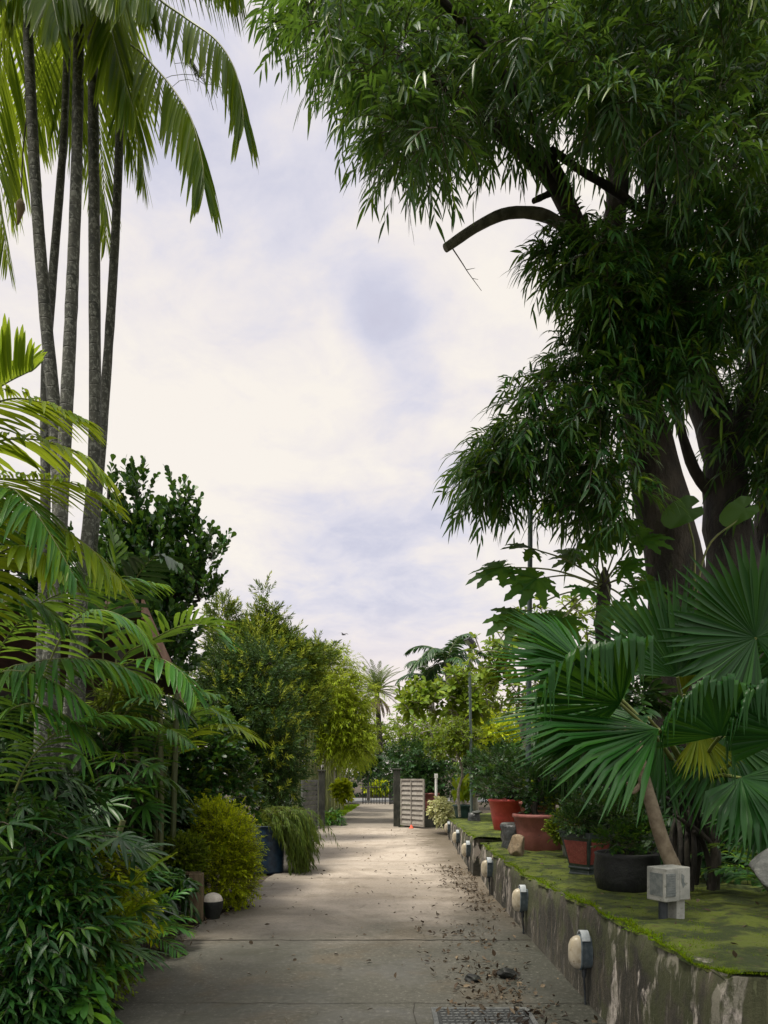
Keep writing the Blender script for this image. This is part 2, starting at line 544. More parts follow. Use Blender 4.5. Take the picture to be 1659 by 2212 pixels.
# ------------------------------------------------------------------ surface materials
def concrete():
    m, g, b, out = mat('concrete')
    tcd = g.n('ShaderNodeTexCoord')
    ob = tcd.outputs['Object']
    sp = g.n('ShaderNodeSeparateXYZ')
    g.l(ob, sp.inputs[0])
    X, Y = sp.outputs[0], sp.outputs[1]
    n1 = g.noise(ob, .55, 6, .6, .6)
    n2 = g.noise(ob, 2.6, 8, .7, .3)
    n3 = g.noise(ob, 90, 3, .7)
    st = g.noise(g.scale(ob, .35, 2.2, 1), 1.2, 6, .6)          # swept bands across the drive
    col = g.mix(g.ss(n1, .38, .62), (.25, .215, .178), (.375, .325, .275))
    col = g.mix(g.math('MULTIPLY', g.ss(st, .45, .65), .4), col, (.22, .18, .135))
    col = g.mix(g.math('MULTIPLY', g.ss(n2, .52, .7), .45), col, (.13, .105, .07))
    far = g.ss(Y, 20.8, 22.2)                                   # darker concrete beyond the gate
    col = g.mix(g.math('MULTIPLY', far, .7), col, (.14, .125, .105))
    blot = g.noise(g.scale(ob, 1, .55, 1, (3, 1, 0)), 4.2, 9, .72, .8)
    col = g.mix(g.math('MULTIPLY', g.ss(blot, .54, .70), .42), col, (.09, .075, .052))
    col = g.mix(g.math('MULTIPLY', g.ss(blot, .44, .30), .22), col, (.55, .50, .43))
    grit = g.noise(ob, 27, 6, .85)
    # algae and damp along the foot of the wall and the planting bed, old and irregular
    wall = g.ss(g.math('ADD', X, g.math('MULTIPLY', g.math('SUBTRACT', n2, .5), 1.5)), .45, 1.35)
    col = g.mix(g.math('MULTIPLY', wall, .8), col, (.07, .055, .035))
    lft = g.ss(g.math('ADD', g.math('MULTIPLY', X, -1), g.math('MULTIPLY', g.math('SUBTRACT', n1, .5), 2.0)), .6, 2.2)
    near = g.math('SUBTRACT', 1.0, g.ss(g.math('ADD', Y, g.math('MULTIPLY', g.math('SUBTRACT', n1, .5), 3.0)), 6.2, 9.6))  # tree shade over the near stretch, painted into the colour along with damp
    damp_shade = g.math('MAXIMUM', g.math('MULTIPLY', lft, .75), near)
    col = g.mix(g.math('MULTIPLY', damp_shade, .86), col, (.027, .032, .026))
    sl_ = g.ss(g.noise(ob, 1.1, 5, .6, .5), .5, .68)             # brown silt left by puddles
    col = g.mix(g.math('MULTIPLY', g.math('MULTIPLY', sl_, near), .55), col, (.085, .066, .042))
    col = g.mix(g.math('MULTIPLY', g.ss(grit, .54, .64), .34), col, g.mix(.5, col, (.55, .52, .46)))
    col = g.mix(g.math('MULTIPLY', g.ss(grit, .47, .36), .62), col, g.mix(.75, col, (.012, .012, .010)))
    g.l(col, b.inputs['Base Color'])
    wet = g.math('MULTIPLY', damp_shade, g.ss(g.noise(ob, .8, 4, .6, .4), .46, .60))
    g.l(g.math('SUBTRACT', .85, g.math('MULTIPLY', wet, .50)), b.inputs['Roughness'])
    b.inputs['Specular IOR Level'].default_value = .28
    bn = g.n('ShaderNodeBump')
    bn.inputs['Strength'].default_value = .35
    bn.inputs['Distance'].default_value = .01
    g.l(g.math('ADD', g.math('MULTIPLY', n3, .5), n2), bn.inputs['Height'])
    g.l(bn.outputs[0], b.inputs['Normal'])
    return m


def wallmat():
    m, g, b, out = mat('wall_render')
    tcd = g.n('ShaderNodeTexCoord')
    ob = tcd.outputs['Object']
    sp = g.n('ShaderNodeSeparateXYZ')
    g.l(ob, sp.inputs[0])
    Yc = sp.outputs[1]
    n1 = g.noise(g.scale(ob, 1, 1, .5), 3, 8, .7)
    str_ = g.noise(g.scale(ob, 9, 9, .9), 1.6, 7, .68, .3)       # streaks run down the render
    fl = g.noise(g.scale(ob, 1.6, 1.6, .7, (2, 5, 1)), 2.1, 8, .62, .6)
    col = g.mix(g.ss(n1, .35, .65), (.016, .015, .011), (.052, .046, .032))
    col = g.mix(g.math('MULTIPLY', g.ss(str_, .50, .64), .35), col, (.15, .125, .085))
    col = g.mix(g.math('MULTIPLY', g.ss(g.noise(g.scale(ob, 5, 5, .6, (9, 2, 4)), 1.3, 7, .7), .52, .66), .7), col, (.02, .02, .016))
    pale = g.math('MULTIPLY', g.ss(fl, .535, .575), g.ss(g.noise(g.scale(ob, 3, 3, 1.2), 3, 6, .7), .36, .5))
    fd = g.math('MAXIMUM', g.ss(Yc, 5.6, 4.0), g.math('MULTIPLY', g.ss(Yc, 6.5, 9), .6))
    fine = g.math('MULTIPLY', g.ss(g.noise(g.scale(ob, 22, 22, 1.4), 1.5, 6, .7), .60, .66), .5)
    col = g.mix(g.math('MAXIMUM', g.math('MULTIPLY', pale, g.math('ADD', .10, fd)), fine), col, (.47, .42, .37))
    gr = g.math('MULTIPLY', g.ss(g.math('ADD', g.noise(ob, 4, 5, .6), g.math('MULTIPLY', sp.outputs[2], .25)), .56, .70), .65)
    col = g.mix(gr, col, (.055, .065, .02))
    g.l(col, b.inputs['Base Color'])
    b.inputs['Roughness'].default_value = .9
    bn = g.n('ShaderNodeBump')
    bn.inputs['Strength'].default_value = .7
    bn.inputs['Distance'].default_value = .02
    g.l(g.math('ADD', g.math('MULTIPLY', pale, .5), g.noise(ob, 26, 8, .7)), bn.inputs['Height'])
    g.l(bn.outputs[0], b.inputs['Normal'])
    return m


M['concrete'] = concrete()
M['wall'] = wallmat()
M['soil'] = plain('soil', [(.022, .016, .011), (.05, .038, .025), (.075, .06, .035)], 5, .95, .9, 40)
M['moss'] = plain('moss', [(.030, .046, .006), (.10, .13, .012), (.075, .062, .022)], 4.5, .95, 1., 70, .03, lo=.42, hi=.58)
M['joint'] = plain('joint', [(.02, .018, .014), (.04, .034, .026)], 12, .9, 0)
M['iron'] = plain('iron', [(.07, .075, .075), (.13, .135, .13)], 18, .5, .3, 60, .6)
M['asphalt'] = plain('asphalt', [(.10, .105, .11), (.16, .165, .17)], 3, .8, .3, 80)
M['lamp_globe'] = plain('lamp_globe', [(.34, .29, .20), (.50, .46, .38), (.20, .145, .075)], 9, .35, .05, spec=.5, stretch=(1, 1, .6))
M['lamp_body'] = plain('lamp_body', [(.06, .085, .10), (.12, .15, .165)], 18, .5, .2, spec=.5)
M['lamp_cap'] = plain('lamp_cap', [(.26, .29, .31), (.42, .45, .47)], 12, .5, .1)
M['cable'] = plain('cable', [(.02, .025, .03), (.04, .045, .05)], 10, .5, 0)
M['gate_grey'] = plain('gate_grey', [(.22, .20, .175), (.30, .28, .25), (.17, .15, .125)], 7, .65, .15)
M['gate_dark'] = plain('gate_dark', [(.085, .09, .085), (.15, .155, .145)], 7, .7, .15)
M['pillar'] = plain('pillar', [(.022, .024, .02), (.06, .062, .05), (.085, .09, .055)], 6, .9, .6, stretch=(1, 1, .4))
M['red_paint'] = plain('red_paint', [(.33, .035, .03), (.45, .06, .05), (.26, .035, .03)], 6, .5, .2, spec=.45)
M['terracotta'] = plain('terracotta', [(.19, .062, .050), (.27, .098, .082), (.12, .05, .04)], 5, .6, .25, spec=.4, stretch=(1, 1, .8))
M['red_glaze'] = plain('red_glaze', [(.20, .04, .035), (.28, .07, .06), (.36, .20, .12)], 26, .4, .3)
M['dark_glaze'] = plain('dark_glaze', [(.018, .028, .028), (.045, .06, .058)], 8, .3, .3, spec=.6)
M['black_tub'] = plain('black_tub', [(.005, .006, .006), (.014, .016, .014), (.02, .028, .012)], 6, .6, .5)
M['green_pot'] = plain('green_pot', [(.02, .055, .05), (.035, .08, .07)], 8, .45, .1)
M['grey_pot'] = plain('grey_pot', [(.10, .11, .085), (.26, .27, .22), (.06, .08, .04)], 9, .7, .3)
M['rock_tan'] = plain('rock_tan', [(.17, .125, .075), (.33, .26, .175), (.10, .08, .05)], 6, .9, 1., 18)
M['rock_black'] = plain('rock_black', [(.012, .014, .015), (.045, .05, .052), (.13, .14, .14)], 7, .35, 1., 16, spec=.6)
M['rock_grey'] = plain('rock_grey', [(.06, .065, .062), (.13, .135, .125), (.19, .19, .17)], 4, .85, .9, 14)
M['box_white'] = plain('box_white', [(.22, .225, .20), (.33, .33, .295), (.12, .12, .09)], 9, .6, .2)
M['box_screen'] = plain('box_screen', [(.11, .125, .12), (.17, .185, .175)], 30, .6, .2)
M['wood_post'] = plain('wood_post', [(.07, .05, .028), (.14, .105, .06)], 5, .85, .5, stretch=(3, 3, .4))
M['fascia'] = plain('fascia', [(.19, .10, .065), (.27, .16, .11)], 3, .7, .3, stretch=(1, 1, 1))
M['roof'] = plain('roof', [(.045, .024, .018), (.085, .045, .033)], 4, .8, .4)
M['shed_wall'] = plain('shed_wall', [(.018, .016, .013), (.04, .034, .026)], 3, .9, .3)
M['blue_pot'] = plain('blue_pot', [(.006, .020, .042), (.014, .042, .080)], 9, .45, .15, spec=.5)
M['post_green'] = plain('post_green', [(.05, .075, .07), (.085, .115, .108)], 9, .45, .1, spec=.5)
M['black_metal'] = plain('black_metal', [(.012, .013, .014), (.03, .032, .034)], 9, .45, .1)
M['white_paint'] = plain('white_paint', [(.62, .62, .60), (.78, .78, .76)], 7, .6, .1)
M['orange'] = plain('orange', [(.65, .07, .03), (.80, .12, .05)], 7, .5, .1)
M['stone_white'] = plain('stone_white', [(.45, .41, .35), (.62, .58, .52), (.3, .27, .22)], 8, .7, .3)
M['wood_box'] = plain('wood_box', [(.20, .17, .12), (.30, .26, .20)], 5, .8, .3)
M['bird'] = plain('bird', [(.03, .03, .035), (.06, .06, .065)], 7, .7, 0)
M['glass'] = plain('glass', [(.25, .27, .28), (.35, .37, .38)], 3, .15, 0, spec=.7)

# ------------------------------------------------------------------ ground, drive, road
def grid(x0, x1, y0, y1, nx, ny, zf):
    xs, ys = np.linspace(x0, x1, nx), np.linspace(y0, y1, ny)
    XX, YY = np.meshgrid(xs, ys)
    V = np.stack((XX, YY, zf(XX, YY)), -1).reshape(-1, 3)
    i = np.arange(ny - 1)[:, None] * nx
    j = np.arange(nx - 1)[None]
    return V, np.stack((i + j, i + j + 1, i + nx + j + 1, i + nx + j), -1).reshape(-1, 4)


def vnoise(x, y, s, seed=0):
    r = rng_(seed)
    o = np.zeros(np.shape(x))
    for k in range(6):
        a, b_ = r.uniform(-1, 1, 2) * s * (1 + .6 * k)
        o += np.sin(a * x + b_ * y + r.uniform(0, 6.3)) / (1 + .5 * k)
    return o / 3


mb = MB()
mb.add([(-900, -60, -.03), (900, -60, -.03), (900, 1600, -.03), (-900, 1600, -.03)], [(0, 1, 2, 3)])
tagset(mb.build('ground', M['soil'], None, False), kind='structure')
LE = [(-1.9, -6), (-1.9, 3), (-1.87, 4.59), (-2.0, 5.66), (-1.94, 7.2), (-1.78, 8.4), (-1.72, 10), (-1.75, 11.8), (-1.9, 13.5), (-2.05, 17), (-2.15, 21.3),
      (-2.05, 21.6), (-1.72, 24), (-1.50, 29), (-1.2, 38.5), (-3.2, 41.2)]
RE = [(1.6, -6), (1.55, 3), (1.5, 4.59), (1.5, 5.66), (1.5, 7.2), (1.5, 8.4), (1.52, 10), (1.55, 11.8), (1.6, 13.5), (1.68, 17), (1.75, 21.3),
      (.42, 21.6), (.45, 24), (.50, 29), (.55, 38.5), (2.6, 41.2)]
ys = np.concatenate((np.arange(-6, 21.3, .25), [21.3, 21.6], np.arange(22, 41.2, .5), [41.2]))
le = np.interp(ys, [p[1] for p in LE], [p[0] for p in LE]) + .035 * np.sin(ys * 2.3) + .02 * np.sin(ys * 6.1)
re = np.interp(ys, [p[1] for p in RE], [p[0] for p in RE])
tt = np.linspace(0, 1, 15)
XX = le[:, None] + (re - le)[:, None] * tt
V = np.stack((XX, np.repeat(ys[:, None], 15, 1), np.zeros_like(XX)), -1).reshape(-1, 3)
i = np.arange(len(ys) - 1)[:, None] * 15
j = np.arange(14)[None]
mb = MB()
mb.add(V, np.stack((i + j, i + j + 1, i + 15 + j + 1, i + 15 + j), -1).reshape(-1, 4))
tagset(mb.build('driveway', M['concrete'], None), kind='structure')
mb = MB()
rj = rng_(5)
for yj, wj in ((5.0, .0035), (6.9, .013), (11.0, .008), (15.5, .01), (21.45, .02)):
    xa, xb = np.interp(yj, ys, le) + .03, np.interp(yj, ys, re) - .03
    xs = np.linspace(xa, xb, 40)
    yy = yj + .008 * rj.normal(0, 1, 40)
    ww = wj * rj.uniform(.4, 1.2, 40)
    V = np.concatenate((np.stack((xs, yy - ww, np.full(40, .004)), -1), np.stack((xs, yy + ww, np.full(40, .004)), -1)))
    mb.add(V, [(k, k + 1, k + 41, k + 40) for k in range(39)])
xs = np.array((.20, .19, .21, .185, .20, .19, .205))      # a hairline crack beside the cover
yy = np.array((3.6, 3.9, 4.1, 4.35, 4.6, 4.8, 5.0))
V = np.concatenate((np.stack((xs - .002, yy, np.full(7, .006)), -1), np.stack((xs + .002, yy, np.full(7, .006)), -1)))
mb.add(V, [(k, k + 7, k + 8, k + 1) for k in range(6)])
tagset(mb.build('driveway_joint', M['joint'], None, False), kind='structure')
mb = MB()
mb.add([(-60, 41.4, -.01), (60, 41.4, -.01), (60, 48, -.01), (-60, 48, -.01)], [(0, 1, 2, 3)])
tagset(mb.build('road', M['asphalt'], None, False), kind='structure')

# ------------------------------------------------------------------ retaining walls and the mossy terrace
def zt(y):
    return np.interp(y, [2.5, 3.05, 4.84, 7.35, 11.1], [.72, .70, .645, .535, .50])


def zf_(y):
    return np.interp(y, [11.2, 14, 19.2, 22.5], [.565, .50, .42, .40])


def wx(y):
    return np.interp(y, [3.05, 5, 9.5, 11.25], [1.40, 1.39, 1.39, 1.47])


def wxf(y):
    return np.interp(y, [11.2, 14, 17.4, 20.6], [1.36, 1.46, 1.57, 1.68])


def wall(name, yy, fx, fz, label, th=.16):
    mb = MB()
    r = rng_(int(yy[0] * 10))
    n = len(yy)
    K = 8
    V = np.zeros((n, K + 3, 3))
    for k in range(K):
        t = k / (K - 1)
        V[:, k] = np.stack((fx(yy) + .012 * r.normal(0, .4, n) - .012 * (1 - t), yy, -.05 + (fz(yy) + .05) * t), -1)
    V[:, K - 1, 0] += .012
    V[:, K - 1, 2] += r.normal(0, .004, n)
    V[:, K] = V[:, K - 1] + (.03, 0, .012)
    V[:, K + 1] = V[:, K - 1] + (th, 0, .005)
    V[:, K + 2] = V[:, K - 1] + (th, 0, -.6)
    C = K + 3
    i = np.arange(n - 1)[:, None] * C
    j = np.arange(C - 1)[None]
    mb.add(V.reshape(-1, 3), np.stack((i + j, i + C + j, i + C + j + 1, i + j + 1), -1).reshape(-1, 4))
    for e in (0, n - 1):
        mb.add(V[e], [list(range(C))])
    o = mb.build(name, M['wall'], None, True)
    return tagset(o, label, 'wall'), mb


mb = MB()
yy = np.concatenate(([3.05], np.arange(3.15, 11.2, .12), [11.25]))
o, _ = wall('retaining_wall', yy, wx, zt, 'long stained retaining wall with peeling white streaks along the right side of the drive')
mb = MB()                                             # the near end turns right
xs = np.linspace(1.41, 7.5, 50)
r = rng_(3)
V = np.concatenate([np.stack((xs, np.full(50, 3.05) + r.normal(0, .003, 50), np.full(50, zz) + (r.normal(0, .003, 50) if zz > 0 else 0)), -1) for zz in (-.05, .2, .45, .70)] + [np.stack((xs, np.full(50, 3.2), np.full(50, .705)), -1)])
mb.add(V, [(a * 50 + k, a * 50 + k + 1, a * 50 + 51 + k, a * 50 + 50 + k) for a in range(4) for k in range(49)])
mb.build('end_wall', M['wall'], o)
yy = np.concatenate(([11.2], np.arange(11.3, 20.6, .2), [20.6]))
o, _ = wall('retaining_wall', yy, wxf, zf_, 'far retaining wall beyond the step with three wall lamps and dark end face')
mb = MB()
mb.box((2.6, 11.31, .25), (2.4, .16, .612))
mb.build('step_riser', M['wall'], o, False)

# terrace soil body and moss skin
mb = MB()
V, F = grid(0, 1, 3.2, 11.2, 14, 50, lambda x, y: 0 * x)
V[:, 0] = wx(V[:, 1]) + .14 + V[:, 0] ** 2 * 12
V[:, 2] = zt(V[:, 1]) - .02 + .03 * vnoise(V[:, 0], V[:, 1], 3, 2)
mb.add(V, F)
V, F = grid(0, 1, 11.3, 24, 12, 50, lambda x, y: 0 * x)
V[:, 0] = wxf(np.minimum(V[:, 1], 20.6)) + .14 + V[:, 0] ** 2 * 12
V[:, 2] = zf_(V[:, 1]) - .02 + .03 * vnoise(V[:, 0], V[:, 1], 3, 4)
mb.add(V, F)
tagset(mb.build('terrace_ground', M['soil'], None), kind='structure')
mb = MB()


def moss_sheet(y0, y1, fx, fz, xin, seed, nx, ny):
    nx, ny = nx * 2, ny * 2
    V, F = grid(0, 1, y0, y1, nx, ny, lambda x, y: 0 * x)
    t = V[:, 0].copy()
    y = V[:, 1]
    e = fx(y) + .006 + .030 * vnoise(y, y * 0, 9, seed) + .014 * vnoise(y, y * 0, 41, seed + 1)
    V[:, 0] = e + t * (xin + .2 * np.sin(y * 1.3))
    V[:, 2] = fz(y) + .012 + np.minimum(t * 20, 1) * (.014 + .020 * vnoise(V[:, 0], y, 7, seed + 2) + .012 * np.maximum(vnoise(V[:, 0], y, 22, seed + 3), -.3)) - .02 * (t < .001)
    mb.add(V, F)
    r = rng_(seed)
    n = 42000 if y0 < 5 else 12000
    yy = y0 + (y1 - y0) * r.uniform(0, 1, n) ** (1.5 if y0 < 5 else 1.1)
    tt = r.uniform(0, 1, n) ** 1.4
    tt[: n // 34] = 0
    xx = fx(yy) + .01 + .03 * vnoise(yy, yy * 0, 9, seed) + tt * xin
    patch = vnoise(xx, yy, 5, seed + 9) + r.normal(0, .25, n) > -.15
    xx, yy = xx[patch | (tt == 0)], yy[patch | (tt == 0)]
    k = len(xx)
    Pb = np.stack((xx, yy, fz(yy) + .014 + .020 * vnoise(xx, yy, 7, seed + 2)), -1)
    D = norm(np.stack((r.normal(0, .6, k), r.normal(0, .6, k), np.ones(k)), -1))
    mb.leaves(Pb, D, norm(np.cross(D, r.normal(0, 1, (k, 3)))), r.uniform(.008, .020, k), r.uniform(.002, .005, k), [(0, 1), (.6, .7), (1, .1)], mi=1)


moss_sheet(3.06, 11.24, wx, zt, 2.0, 11, 44, 220)
moss_sheet(11.19, 21, wxf, zf_, 1.6, 21, 24, 120)
tagset(mb.build('moss', [M['moss'], M['moss_leaf']], None), 'green moss carpet covering the top of the raised terrace', 'moss', None, 'stuff')

# weeds rooted in the moss and along the wall top
rw_ = rng_(303)
mb = MB()
for k in range(70):
    y_ = 3.15 + 9.5 * rw_.uniform() ** 1.5
    e_ = rw_.uniform() < .6
    fx_, fz__ = (wx, zt) if y_ < 11.1 else (wxf, zf_)
    x_ = float(fx_(y_)) + (rw_.uniform(.0, .06) if e_ else rw_.uniform(.1, 1.4))
    m_ = rw_.integers(7, 20)
    c_ = np.array((x_, y_, float(fz__(y_)) + .005)) + np.stack((rw_.normal(0, .015, m_), rw_.normal(0, .03, m_), np.zeros(m_)), -1)
    d_ = norm(np.stack((rw_.normal(-.35 if e_ else 0, .5, m_), rw_.normal(0, .5, m_), rw_.uniform(.4, 1.1, m_)), -1))
    mb.leaves(c_, d_, norm(np.cross(d_, rw_.normal(0, 1, (m_, 3)))), rw_.uniform(.02, .065, m_), rw_.uniform(.002, .006, m_), LANCE3, 0, rw_.uniform(.1, .7, m_))
tagset(mb.build('weeds', M['grass'], None), 'small tufts of weeds and grass rooted in the moss along the wall top', 'weeds', None, 'stuff')

# low dark wall behind the open gate
mb = MB()
mb.box((1.18, 21.75, .19), (1.15, .2, .46))
mb.box((1.18, 21.75, .435), (1.2, .26, .03))
tagset(mb.build('low_wall', M['pillar'], None, False, (1.18, 21.75, 0)), 'low dark wall joining the open gate leaf to the terrace', 'wall')

# ------------------------------------------------------------------ fallen leaves
r = rng_(44)
mb = MB()


def litter(x, y, zb, lo=.02, hi=.07, wide=.3, spread=.35):
    n = len(x)
    D = norm(np.stack((r.normal(0, 1, n), r.normal(0, 1, n), r.normal(.15, spread, n)), -1))
    N = norm(np.stack((r.normal(0, .5, n), r.normal(0, .5, n), np.ones(n)), -1))
    N = norm(N - D * np.sum(N * D, -1, keepdims=True))
    L = r.uniform(lo, hi, n)
    mb.leaves(np.stack((x, y, zb + r.uniform(.006, .02, n)), -1), D, N, L, L * r.uniform(.12, wide, n), LANCE, .55, r.uniform(-.45, .35, n) * .6)


n = 2600
cy = 4.2 + 8.3 * r.uniform(0, 1, n) ** 1.3
cx = np.where(r.uniform(0, 1, n) < .75, np.interp(cy, [4, 5.5, 7, 9, 12.5], [1.0, .85, .95, 1.05, 1.2]) + r.normal(0, .17, n), r.uniform(.3, 1.36, n))
cl = vnoise(cx, cy, 7, 77) + r.normal(0, .3, n) > .02
cx, cy = cx[cl], cy[cl]
k = cx < wx(np.minimum(cy, 11)) - .03
litter(cx[k], cy[k], 0, .018, .06, .34, .5)
n = 260
yy = r.uniform(4.4, 20.5, n)
litter(r.uniform(-1.8, 1.3, n), yy, 0, .02, .06)
n = 900                                                # brown litter along the planting bed
yy = r.uniform(4.3, 9.5, n)
xx = np.interp(yy, ys, le) + r.normal(-.12, .12, n)
litter(xx, yy, np.where(xx < np.interp(yy, ys, le), -.025, .0), .02, .06)
n = 130
yy = 3.3 + 9 * r.uniform(0, 1, n)
litter(wx(np.minimum(yy, 11)) + r.uniform(.05, 1.3, n), yy, zt(yy) + .02, .02, .06)
tagset(mb.build('fallen_leaves', M['dry_leaf'], None), 'brown fallen leaves scattered over the drive and along its edges', 'fallen leaves', None, 'stuff')


def lump(name, c, size, seed, m, label, cat, nsub=3, rough=.18, flat=.0, parent=None, chip=.0):
    import bmesh
    bm = bmesh.new()
    bmesh.ops.create_icosphere(bm, subdivisions=nsub + 1, radius=1)
    V = np.array([v.co for v in bm.verts])
    F = np.array([[v.index for v in f.verts] for f in bm.faces])
    bm.free()
    rr_ = rng_(seed)
    pl = norm(rr_.normal(0, 1, (16, 3)))
    hd = rr_.uniform(.50, .90, 16)
    for p_, h in zip(pl, hd):                          # broken flat faces
        d = V @ p_
        V = V - np.maximum(d - h, 0)[:, None] * p_ * (1 - chip)
    f1 = sum(np.sin(V @ rr_.normal(0, q, 3) + rr_.uniform(0, 6)) / q for q in (3, 5, 8, 13, 20))
    V = V * (1 + rough * .28 * f1)[:, None]
    V[:, 2] = np.maximum(V[:, 2], -1 + flat)
    V = V * np.asarray(size) / 2
    V[:, 2] -= V[:, 2].min()
    mb = MB()
    mb.add(V + np.asarray(c), F)
    o = mb.build(name, m, parent, True, c if parent is None else None)
    if label:
        tagset(o, label, cat)
    return o


lump('leaf_clod', (.655, 5.55, -.01), (.16, .13, .075), 6, M['black_tub'], 'flatter of the two dark sodden leaf clumps on the drive near the wall', 'leaf clump', 3, .5)
lump('leaf_clod', (.93, 5.62, -.01), (.21, .16, .10), 8, M['black_tub'], 'taller of the two dark sodden leaf clumps, the one nearer the wall', 'leaf clump', 3, .5)

# drain cover
t = thing('drain_cover', (.63, 4.55, 0), 'square chequered iron drain cover set in the concrete at the front', 'drain cover')
mb = MB()
for c_, s_ in (((.63, 4.25, .004), (.64, .03, .02)), ((.63, 4.86, .004), (.64, .03, .02)), ((.325, 4.555, .004), (.03, .58, .02)), ((.935, 4.555, .004), (.03, .58, .02))):
    mb.box(c_, s_)
mb.build('frame', M['iron'], t, False)
mb = MB()
mb.box((.63, 4.555, .001), (.575, .575, .014), 0, 1)
for a in range(13):
    for b_ in range(11):
        mb.box((.375 + a * .0425 + (b_ % 2) * .006, 4.30 + b_ * .051, .010), (.034 if (a + b_) % 2 else .022, .017, .010), 0)
M['iron_dark'] = plain('iron_dark', [(.016, .018, .018), (.04, .042, .04)], 14, .6, .2)
mb.build('plate', [M['iron'], M['iron_dark']], t, False)

# ------------------------------------------------------------------ bulkhead lamps on the wall
def bulkhead(base, label, ladd=None, first=[None]):
    if first[0] is None:
        t = thing('wall_lamp', base, label, 'wall lamp', 'bulkhead lamps along the retaining wall')
        x, y, z = base
        mb = MB()                                     # back box: tall oval housing against the wall
        an = np.linspace(0, 2 * math.pi, 32, endpoint=False)
        oy, oz = .060 * np.sign(np.cos(an)) * np.abs(np.cos(an)) ** .7, .113 * np.sign(np.sin(an)) * np.abs(np.sin(an)) ** .75

        def ringstack(levels, mi=0):
            V = np.concatenate([np.stack((np.full(32, x - d_), y + oy * s_, z + oz * s_), -1) for d_, s_ in levels])
            mb.add(V, [(a * 32 + k, a * 32 + (k + 1) % 32, a * 32 + 32 + (k + 1) % 32, a * 32 + 32 + k) for a in range(len(levels) - 1) for k in range(32)], mi)
        ringstack([(-.01, .93), (.03, .96), (.035, 1.0), (.055, 1.0), (.058, 1.06), (.068, 1.06), (.07, .9)])
        mb.build('housing', M['lamp_body'], t)
        mb = MB()
        ringstack([(.068, .98), (.085, .97), (.105, .90), (.122, .76), (.134, .52), (.138, .25), (.139, .02)])
        mb.build('globe', M['lamp_globe'], t)
        mb = MB()                                     # hood over the top of the housing
        th = np.linspace(math.radians(25), math.radians(155), 14)
        for d0, d1 in ((.012, .066),):
            Vi = [(x - d_, y + .073 * math.cos(a), z + .045 + .092 * math.sin(a) * 1.02) for d_ in (d0, d1) for a in th]
            mb.add(Vi, [(k, k + 1, k + 15, k + 14) for k in range(13)])
            Vo = [(x - d_, y + .082 * math.cos(a), z + .045 + .102 * math.sin(a)) for d_ in (d0, d1) for a in th]
            mb.add(Vo, [(k, k + 1, k + 15, k + 14) for k in range(13)])
            mb.add([Vi[k] for k in range(14, 28)] + [Vo[k] for k in range(14, 28)], [(k, k + 1, k + 15, k + 14) for k in range(13)])
        mb.build('hood', M['lamp_cap'], t)
        mb = MB()
        mb.tube([(x - .035, y, z - .11), (x - .035, y, z - .17)], [.018, .014], 10)
        mb.tube(bez([(x - .035, y, z - .15), (x - .03, y + .004, z - .24), (x - .022, y + .002, z - .40)], 10), .0075, 8)
        mb.build('cable', M['cable'], t)
        first[0] = t
        return t
    src = first[0]
    t = src.copy()
    COL.objects.link(t)
    t.location = base
    t['label'] = label
    for ch in list(src.children):
        c_ = ch.copy()
        COL.objects.link(c_)
        c_.parent = t
    return t


LAMPS = [(4.97, .355, 'nearest bulkhead lamp with yellowed globe and blue grey housing on the wall'),
         (7.17, .33, 'second wall lamp from the front, cream globe on a dark box'),
         (9.45, .34, 'third wall lamp, the last on the near wall before the step'),
         (11.75, .345, 'wall lamp right beside the dark end face of the far wall'),
         (14.3, .325, 'small wall lamp midway along the far retaining wall'),
         (17.4, .285, 'farthest wall lamp below the variegated bush')]
for yl, zl, lab in LAMPS:
    bulkhead(((wx(yl) if yl < 11 else wxf(yl)) - .012, yl, zl), lab)

# ------------------------------------------------------------------ gates and pillars
def louvre_leaf(a, b, z0, z1, m, label, n=11):
    a, b = np.array((*a, 0.)), np.array((*b, 0.))
    t = thing('louvred_gate', (a[0], a[1], 0), label, 'gate')
    d = norm(b - a)
    L = np.linalg.norm(b - a)
    ang = math.atan2(d[1], d[0])
    nrm = np.array((d[1], -d[0], 0))
    mb = MB()
    for s_ in (.025, L - .025):
        c_ = a + d * s_
        mb.box((c_[0], c_[1], (z0 + z1) / 2), (.05, .045, z1 - z0), ang)
    for zz in (z0 + .025, z1 - .025):
        c_ = a + d * L / 2
        mb.box((c_[0], c_[1], zz), (L - .1, .043, .05), ang)
    mb.build('frame', m, t, False)
    mb = MB()
    pz = (z1 - z0 - .1) / n
    for k in range(n):
        zb = z0 + .05 + pz * k
        p0, p1 = a + d * .05, a + d * (L - .05)
        e0, e1 = nrm * .022, nrm * -.016
        V = [p0 + e0 + Z * (zb + .012), p1 + e0 + Z * (zb + .012), p1 + e1 + Z * (zb + pz * 1.02), p0 + e1 + Z * (zb + pz * 1.02)]
        V += [v - nrm * .008 for v in V]
        mb.add(V, [(0, 1, 2, 3), (4, 7, 6, 5), (0, 4, 5, 1), (1, 5, 6, 2), (2, 6, 7, 3), (3, 7, 4, 0)])
    mb.build('louvres', m, t, False)
    mb = MB()
    c_ = a + d * (L * .47) + nrm * .034
    mb.box((c_[0], c_[1], (z0 + z1) / 2), (.025, .012, z1 - z0 - .102), ang)
    mb.build('mid_rail', m, t, False)
    for zz in (z0 + .2, z1 - .25):
        mb = MB()
        c_ = a - d * .02
        mb.tube([(c_[0], c_[1], zz), (c_[0], c_[1], zz + .09)], .022, 10)
        mb.build('hinge', M['iron'], t)
    return t


